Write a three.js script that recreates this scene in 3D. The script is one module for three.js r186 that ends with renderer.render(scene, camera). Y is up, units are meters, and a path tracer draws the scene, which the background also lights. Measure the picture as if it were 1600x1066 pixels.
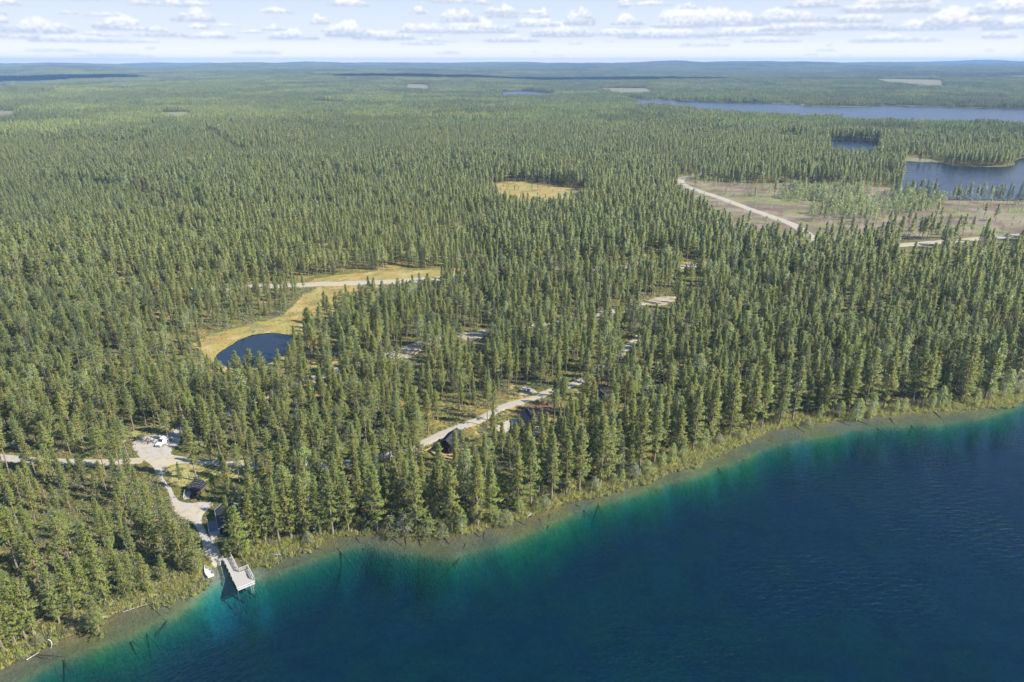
import * as THREE from 'three';
import { mergeGeometries } from 'three/addons/utils/BufferGeometryUtils.js';
import { RoundedBoxGeometry } from 'three/addons/geometries/RoundedBoxGeometry.js';

// ------------------------------------------------------------------ camera, sky, sun, exposure
const scene = new THREE.Scene();
const camera = new THREE.PerspectiveCamera(53.1, 1024 / 682, 1, 60000);
camera.position.set(0, 100, 0);
camera.rotation.x = -0.38803;
const renderer = new THREE.WebGLRenderer({ antialias: true });
renderer.setSize(1024, 682);
renderer.toneMapping = THREE.LinearToneMapping;
renderer.toneMappingExposure = 2.05;
renderer.shadowMap.enabled = true;
const SUN_DIR = new THREE.Vector3(0.728, 0.643, 0.237).normalize();
const sun = new THREE.DirectionalLight(new THREE.Color(1.0, 0.945, 0.85), 5.0);
sun.position.set(0, 0, -200).addScaledVector(SUN_DIR, 900);
sun.target.position.set(0, 0, -200);
sun.castShadow = true;
Object.assign(sun.shadow.camera, { left: -400, right: 400, top: 300, bottom: -300, near: 1, far: 2500 });
sun.shadow.mapSize.set(4096, 4096);
scene.add(sun, sun.target);
scene.fog = new THREE.FogExp2(new THREE.Color(0.33, 0.57, 1.0), 0.000088);

// ------------------------------------------------------------------ the survey: outlines in metres (x, z), camera standing over the origin
const SHORE = [[-109.8,-78.5], [-100.6,-85.1], [-95.4,-88.4], [-91.0,-90.9], [-90.1,-92.1], [-87.9,-93.9], [-86.2,-95.8], [-84.6,-97.8], [-82.2,-99.3], [-79.6,-101.4], [-77.8,-103.7], [-75.4,-105.2], [-73.3,-106.8], [-71.1,-108.4], [-69.0,-110.2], [-66.8,-111.9], [-65.5,-114.5], [-64.4,-117.1], [-62.3,-118.3], [-60.0,-119.1], [-57.2,-119.8], [-54.9,-120.6], [-51.8,-121.9], [-49.2,-124.0], [-46.0,-124.9], [-43.9,-126.0], [-39.2,-127.1], [-35.1,-127.8], [-31.2,-128.0], [-25.6,-127.6], [-20.2,-127.6], [-14.6,-127.4], [-9.3,-128.7], [-3.7,-131.3], [1.8,-134.0], [7.7,-137.0], [13.7,-140.9], [20.0,-143.8], [26.5,-147.5], [33.3,-150.9], [40.3,-155.2], [47.8,-159.3], [55.5,-164.2], [63.7,-168.7], [71.8,-173.0], [77.3,-176.4], [88.3,-179.5], [100.3,-181.8], [112.5,-184.6], [128.6,-187.1], [145.6,-190.5], [156.2,-195.3], [168.1,-201.3], [192.8,-211.6], [230.8,-225.1], [292.6,-240.1]];
const SHELF = [[-89.8,-80.8], [-82.8,-91.1], [-74.6,-96.5], [-71.5,-99.5], [-66.2,-103.4], [-63.4,-108.2], [-60.8,-113.2], [-53.0,-113.8], [-44.4,-119.1], [-33.6,-124.0], [-24.7,-121.9], [-12.5,-121.0], [-3.6,-124.4], [7.5,-131.3], [19.5,-138.8], [32.2,-144.7], [45.8,-151.2], [60.8,-159.3], [77.2,-168.3], [93.1,-173.8], [109.2,-177.9], [131.8,-180.2], [150.8,-187.1], [172.9,-196.2]];
const LANDING = [[-106.6,-166.7], [-103.7,-170.6], [-97.4,-171.7], [-93.7,-168.1], [-93.1,-160.9], [-90.1,-159.6], [-87.3,-158.6], [-82.1,-157.4], [-78.0,-157.0], [-72.0,-156.7], [-71.2,-154.5], [-77.0,-154.5], [-81.1,-155.2], [-86.0,-155.8], [-90.3,-155.2], [-91.2,-153.0], [-90.4,-150.3], [-85.2,-144.0], [-82.9,-141.0], [-80.2,-138.7], [-72.5,-138.4], [-72.4,-135.8], [-73.0,-133.6], [-71.1,-129.5], [-68.7,-126.1], [-66.5,-123.9], [-62.6,-119.4], [-61.2,-117.9], [-61.9,-116.9], [-63.4,-116.7], [-65.0,-118.1], [-67.5,-121.3], [-70.8,-126.3], [-74.2,-130.5], [-78.1,-132.9], [-81.0,-135.6], [-84.6,-141.3], [-88.0,-146.0], [-91.7,-150.3], [-96.1,-155.5], [-101.1,-159.3], [-105.5,-164.6]];
const ROAD_B = [[-154.8,-159.9], [-142.1,-159.3], [-130.7,-157.7], [-118.1,-156.7], [-107.8,-156.7], [-98.7,-157.4]];
const ROAD_C = [[-73.2,-155.8], [-67.8,-154.8], [-55.0,-154.5], [-47.5,-154.8], [-40.3,-157.4], [-34.7,-159.3], [-28.3,-163.2], [-23.2,-168.1], [-18.5,-172.8], [-9.2,-180.4], [-2.0,-188.6], [6.1,-193.4], [14.7,-200.7], [23.6,-207.0], [30.2,-217.4], [41.5,-232.8], [50.0,-247.5]];
const ROAD_D = [[-97.4,-168.1], [-94.5,-177.3], [-84.9,-184.8], [-77.5,-197.0], [-73.7,-203.6], [-66.2,-209.5], [-56.3,-219.0], [-42.5,-230.4], [-37.3,-237.1], [-27.2,-244.2], [-15.1,-250.2], [0.0,-256.5], [22.9,-263.1], [36.6,-272.3], [45.5,-277.2], [59.6,-286.4], [73.0,-293.5]];
const ROAD_E = [[-288.3,-291.7], [-208.5,-302.8], [-127.6,-309.7], [-98.3,-313.7], [-66.8,-317.8], [-34.8,-324.2], [0.0,-335.3], [53.1,-342.3], [101.2,-348.3], [159.4,-367.6], [228.1,-390.5], [268.3,-401.3], [316.9,-416.0], [401.1,-441.0]];
const ROAD_F = [[193.9,-680.3], [172.8,-655.8], [156.3,-636.7], [150.4,-618.6], [149.3,-601.4], [154.3,-572.7], [163.5,-540.9], [172.3,-497.7], [179.4,-468.8], [184.5,-442.8], [182.3,-414.3], [169.9,-371.7]];
const BOG_POND = [[-112.5,-228.0], [-117.8,-237.7], [-119.7,-246.8], [-113.1,-253.7], [-106.2,-261.6], [-97.5,-270.0], [-95.9,-285.6], [-95.4,-300.9], [-90.9,-308.7], [-63.6,-311.7], [-65.5,-296.3], [-70.6,-281.3], [-78.3,-267.6], [-81.4,-256.5], [-82.0,-244.2], [-80.7,-234.6], [-80.5,-224.6], [-82.7,-215.8], [-92.3,-211.6], [-100.3,-213.6], [-107.2,-220.1]];
const POND = [[-107.9,-228.0], [-107.7,-232.2], [-106.6,-237.1], [-104.1,-245.5], [-100.4,-249.2], [-94.3,-250.5], [-89.3,-249.5], [-86.0,-246.8], [-84.0,-241.6], [-83.3,-233.4], [-83.9,-225.7], [-87.5,-219.5], [-94.0,-216.3], [-100.4,-218.4], [-105.4,-222.9]];
const BOG_ROAD = [[-102.0,-315.7], [-96.2,-323.1], [-81.7,-331.9], [-60.4,-337.6], [-42.9,-339.9], [-21.7,-343.5], [-18.0,-337.6], [-29.4,-327.4], [-65.9,-321.0], [-93.0,-316.8]];
const BOG_FAR = [[-19.8,-594.8], [-5.7,-611.6], [6.9,-620.4], [23.7,-609.9], [38.0,-594.8], [57.3,-582.0], [62.2,-566.6], [51.6,-494.2], [30.9,-480.2], [13.8,-477.7], [-8.6,-485.1]];
const CLEARCUT = [[152.3,-629.3], [178.3,-622.1], [201.0,-608.2], [230.8,-608.2], [286.1,-604.8], [330.6,-582.0], [350.0,-549.2], [403.6,-540.9], [457.7,-532.8], [366.6,-422.4], [315.2,-417.7], [273.6,-414.0], [239.2,-405.8], [186.4,-393.6], [162.8,-383.8], [146.2,-384.9], [135.1,-399.2], [132.1,-408.6], [134.0,-454.5], [128.8,-485.1], [127.1,-531.6]];
const THICKET = [[200.2,-618.6], [228.4,-601.4], [284.6,-601.4], [319.3,-572.7], [338.3,-532.8], [314.3,-500.1], [275.1,-470.9], [234.4,-450.5], [197.6,-452.5], [212.9,-517.2], [206.7,-554.9], [194.2,-572.7]];
const LAKE_BAY = [[410.3,-734.6], [425.0,-754.7], [436.0,-744.5], [455.6,-739.6], [450.3,-720.3], [476.1,-711.0], [511.8,-715.6], [543.0,-754.7], [570.4,-781.2], [682.0,-852.6], [772.0,-886.2], [443.1,-494.7], [395.4,-529.9], [369.3,-535.4], [341.7,-538.1], [328.1,-552.7], [311.1,-549.9]];
const LAKE_SMALL = [[422.6,-953.4], [434.8,-969.7], [455.9,-969.7], [478.2,-961.5], [489.4,-945.5], [410.2,-788.4], [386.5,-754.9], [359.9,-737.6], [348.1,-754.9]];
const LAKE_LONG = [[333.2,-2140.8], [385.4,-2084.4], [459.4,-1979.9], [565.9,-1900.4], [658.2,-1855.6], [726.0,-1826.9], [703.7,-1745.7], [763.9,-1720.2], [854.1,-1720.2], [887.1,-1771.9], [962.6,-1720.2], [1057.6,-1671.2], [1164.1,-1636.3], [1351.0,-1581.2], [938.8,-1091.8], [825.8,-1154.4], [773.7,-1217.0], [685.7,-1239.4], [601.1,-1254.7], [558.6,-1328.7], [473.9,-1401.9], [388.0,-1539.3], [313.2,-1691.6]];
const LAKE_THIN = [[-38.7,-2581.7], [47.0,-2668.2], [127.9,-2500.6], [119.5,-2184.1], [56.6,-2138.7], [-19.1,-2160.1]];
const LAKE_EDGE = [[-2787.2,-3694.2], [-2410.2,-3431.2], [-2247.4,-3246.0], [-1848.8,-2641.3], [-1948.8,-2576.1]];
const FIELDS = [[[1742.2,-3531.8], [1915.5,-3638.4], [1899.8,-3202.8], [1569.5,-2630.8], [1499.4,-2663.0], [1484.0,-2911.6]], [[-454.9,-3079.6], [-333.9,-2965.5], [-282.8,-2509.6], [-379.8,-2599.4]], [[-744.6,-1519.6], [-685.6,-1539.6], [-582.2,-1313.1], [-630.8,-1297.0]], [[-1197.9,-1602.8], [-1072.3,-1560.1], [-888.9,-1297.0], [-960.8,-1281.3]], [[365.2,-2965.5], [534.8,-2893.9], [512.5,-2527.1], [403.6,-2284.9], [343.1,-2284.9], [302.3,-2638.7]], [[438.6,-786.7], [456.3,-781.2], [465.8,-754.7], [456.3,-742.0], [437.4,-747.0], [421.6,-754.7]], [[389.9,-1050.2], [418.5,-1031.2], [379.9,-934.9], [353.3,-943.1]], [[-561.1,-1979.9], [-441.4,-1915.8], [-391.5,-1697.7], [-496.9,-1751.9]]];
const SOIL = [[0.6,-184.4], [3.0,-187.8], [5.6,-189.9], [10.5,-191.6], [13.9,-189.0], [11.3,-183.2], [8.8,-180.8], [5.2,-181.6], [2.3,-182.4]];
const SOIL2 = [[22.3,-204.6], [32.5,-209.5], [39.7,-206.5], [39.5,-198.8], [30.7,-195.2], [23.8,-197.9]];
const YARD = [[-4.7,-175.4], [0.0,-180.4], [3.5,-181.6], [4.2,-177.7], [0.0,-172.4], [-3.7,-172.4]];
const SANDLOT = [[58.2,-286.4], [65.4,-294.4], [73.6,-296.3], [73.4,-289.9], [64.6,-283.0]];
const SANDLOT2 = [[-19.4,-245.5], [-16.5,-252.3], [-10.2,-253.0], [-11.9,-245.5], [-17.2,-242.2]];
const SANDLOT3 = [[34.1,-266.9], [38.3,-274.7], [46.4,-281.3], [51.1,-278.0], [39.9,-266.1]];
const SANDLOT4 = [[-44.2,-224.6], [-41.5,-232.8], [-36.0,-239.6], [-33.1,-235.9], [-39.1,-224.6]];
const SANDLOT5 = [[2.5,-196.5], [3.8,-200.7], [6.7,-201.2], [7.9,-198.4], [5.1,-196.1]];
const MEADOW = [[-111.8,-167.4], [-111.8,-172.4], [-106.4,-176.5], [-99.3,-175.4], [-97.5,-172.0], [-103.8,-170.9], [-107.1,-167.4]];
const ISLAND = [[-91.2,-152.7], [-90.5,-155.2], [-85.9,-155.5], [-81.0,-154.8], [-76.9,-154.2], [-71.0,-153.9], [-69.4,-150.0], [-73.7,-148.3], [-78.4,-147.7], [-82.3,-145.4], [-86.0,-146.5], [-89.5,-149.7]];
const SANDBANK = [[-80.4,-102.0], [-80.7,-104.9], [-77.5,-108.4], [-73.9,-111.5], [-71.2,-112.1], [-71.0,-109.6], [-74.6,-106.4], [-77.9,-103.2]];
const LOGS = [[[-73.4,-106.9], [-67.7,-102.6]], [[-76.6,-104.8], [-65.7,-96.6]], [[-87.7,-93.6], [-80.3,-93.5]], [[-87.3,-93.5], [-82.4,-92.4]], [[-81.6,-92.9], [-78.4,-89.8]], [[-70.3,-106.4], [-67.1,-104.8]], [[-67.2,-102.5], [-67.7,-99.7]], [[-71.6,-97.7], [-68.2,-95.9]], [[-39.0,-123.4], [-35.7,-120.2], [-32.4,-115.4]], [[-28.4,-127.6], [-23.0,-122.6]], [[-24.2,-126.7], [-23.3,-120.7]], [[-21.1,-126.3], [-20.0,-122.6]], [[-10.4,-124.9], [-12.9,-117.0]], [[-6.2,-128.8], [-6.6,-125.4]], [[-9.1,-128.8], [-7.3,-127.0]], [[9.0,-135.5], [8.3,-130.6]], [[6.4,-133.8], [7.5,-130.9]], [[21.1,-140.4], [22.4,-134.3]], [[-46.6,-124.3], [-40.8,-122.3]], [[-49.2,-117.0], [-44.3,-119.4]], [[-35.4,-126.7], [-33.2,-123.6]], [[0.0,-133.8], [3.3,-131.4]], [[15.7,-139.3], [19.2,-136.0]], [[103.4,-182.2], [108.3,-177.9], [111.8,-171.9]], [[130.4,-187.0], [130.5,-180.2]], [[119.4,-179.4], [119.9,-174.1]], [[98.0,-181.4], [101.0,-178.6]], [[53.6,-158.3], [57.1,-154.9]], [[83.9,-178.6], [85.7,-174.1]], [[73.4,-170.4], [76.2,-166.9]], [[-15.4,-126.7], [-14.1,-124.5]], [[33.9,-149.8], [37.3,-146.1]], [[114.7,-183.0], [114.4,-177.9]]];
const SNAGS = [[[-85.6,-94.8]], [[-87.6,-92.2], [-86.4,-93.8]], [[-51.3,-120.6]], [[4.1,-134.6]], [[-76.4,-103.8], [-72.2,-106.1]]];
const BUSHES = [[-33.6,-128.6,5.5,"spruce"], [-27.5,-127.9,5,"willow"], [-24.5,-127.9,5.5,"willow"], [-19.2,-127.4,5,"willow"], [-16.0,-127.4,3.5,"willow"], [-11.4,-127.9,7,"birch"], [-1.5,-131.9,4,"willow"], [-3.7,-131.2,3,"willow"], [1.8,-135.1,5,"birch"], [7.7,-137.6,3.5,"willow"], [5.8,-136.9,2.5,"willow"], [20.7,-144.9,4,"willow"], [25.8,-147.7,3,"willow"], [28.2,-148.6,4,"birch"], [31.5,-150.6,4.5,"willow"], [-45.8,-125.0,3.2,"willow"], [39.9,-155.2,5,"birch"], [42.8,-157.0,6.5,"birch"], [46.5,-159.6,5,"birch"], [53.3,-164.3,6.5,"birch"], [58.1,-167.4,3.5,"willow"], [65.8,-170.2,3.5,"birch"], [35.1,-152.1,4,"willow"], [87.8,-178.4,3.5,"willow"], [92.9,-182.0,5,"birch"], [99.0,-182.4,6,"birch"], [103.9,-181.6,8.5,"birch"], [109.1,-183.2,8,"birch"], [117.8,-186.1,4.5,"birch"], [120.5,-186.5,5,"birch"], [129.7,-187.8,6,"birch"], [133.0,-189.0,7.5,"birch"], [135.9,-189.9,5,"birch"], [145.2,-190.3,6,"birch"], [152.4,-194.3,6,"birch"], [158.4,-196.5,10,"birch"], [164.7,-199.8,6,"willow"], [-81.6,-99.9,2.2,"willow"], [-81.1,-101.2,2.5,"willow"], [-89.0,-92.8,2.0,"birch"], [-84.9,-96.0,2.5,"birch"], [-62.7,-122.6,2.5,"willow"], [-60.4,-122.1,2.2,"birch"], [-87.4,-95.6,2.5,"willow"]];
const KEYPINES = [[-58.8,-119.8,13.3], [-57.1,-123.2,13.5], [-80.3,-147.7,17.9], [-71.6,-111.7,6.7], [-73.9,-108.9,9.9], [-76.1,-108.4,10.7], [-77.0,-107.0,10.0], [-66.2,-114.4,12.7], [-68.9,-114.4,13.2], [-71.3,-116.9,13.2], [-77.1,-119.0,13.3], [-82.6,-144.3,7.8], [-90.3,-96.5,15.2], [-89.3,-97.2,13.8], [-91.4,-95.3,12.0], [-86.5,-100.4,14.0], [-84.6,-102.3,14.6], [-93.2,-106.6,15.6], [-104.5,-115.3,15.9], [-103.6,-115.9,15.1], [-96.6,-109.3,14.3], [-82.8,-104.0,13.6], [-80.6,-105.7,14.3], [-80.3,-110.2,12.3], [-86.0,-112.1,13.7], [-91.6,-113.0,16.0], [-97.9,-102.3,16.8], [-92.6,-93.8,14.0], [-77.7,-98.3,12.1], [-52.2,-124.7,16.5], [-49.8,-125.9,18.2], [-55.0,-124.1,15.8], [-46.6,-126.3,16.6], [-43.7,-127.2,16.5], [-40.9,-127.7,17.4], [-37.3,-128.1,15.9], [-30.8,-128.6,17.8], [-22.1,-129.1,18.6], [-13.9,-128.6,18.1], [-7.9,-130.5,19.4], [-4.8,-131.9,17.3], [1.2,-136.1,18.5], [4.6,-137.9,19.1], [9.7,-140.5,18.3], [13.5,-142.7,18.5], [16.8,-144.0,19.1], [22.5,-147.4,19.9], [24.8,-149.7,19.5], [33.7,-153.6,21.1], [38.1,-157.4,20.1], [49.9,-163.2,20.0], [55.9,-167.4,19.9], [62.4,-170.9,20.2], [69.2,-173.9,20.8], [73.2,-175.8,20.9], [79.4,-178.4,20.7], [84.0,-180.4,20.9], [97.6,-184.4,19.8], [102.8,-185.3,20.8], [108.3,-186.5,21.3], [114.9,-187.8,20.8], [124.9,-189.9,21.6], [127.7,-189.5,20.1], [141.3,-192.1,22.2], [151.3,-195.2,23.0], [165.3,-202.1,23.6], [-107.3,-180.4,11.7], [-111.1,-175.8,13.9], [-95.4,-164.9,11.4], [-78.9,-159.3,14.4], [-83.1,-163.2,15.2], [-73.9,-148.8,9.1], [-88.6,-200.2,13.8], [-83.5,-198.8,15.1], [-93.2,-196.5,13.2], [-76.5,-204.6,12.7], [-74.4,-209.5,12.9], [-72.0,-138.7,8.0], [-86.8,-164.6,14.5], [-85.4,-166.7,14.9], [-91.1,-169.5,14.6], [-86.9,-167.4,13.7], [-59.2,-125.4,13.3], [-63.2,-125.9,10.7], [-111.4,-151.2,15.1], [-104.8,-149.7,14.5], [-118.6,-150.6,15.4], [-126.0,-151.8,15.7], [-130.2,-150.6,16.3], [-101.8,-151.8,13.3], [-65.6,-149.4,14.6], [-62.2,-150.6,14.0], [-57.7,-149.4,14.3], [-53.1,-149.7,14.5], [-49.2,-150.3,14.1], [-44.8,-150.6,14.5], [-40.8,-152.1,14.2], [-36.8,-153.9,14.5], [-32.4,-156.1,14.3], [-28.7,-158.6,14.8], [-14.6,-152.4,12.0], [-13.2,-154.8,11.2], [5.8,-166.7,10.3], [2.0,-167.0,8.7], [9.1,-166.0,8.9]];
const DEADPINE = [117.2,-279.6,7.6];
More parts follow.
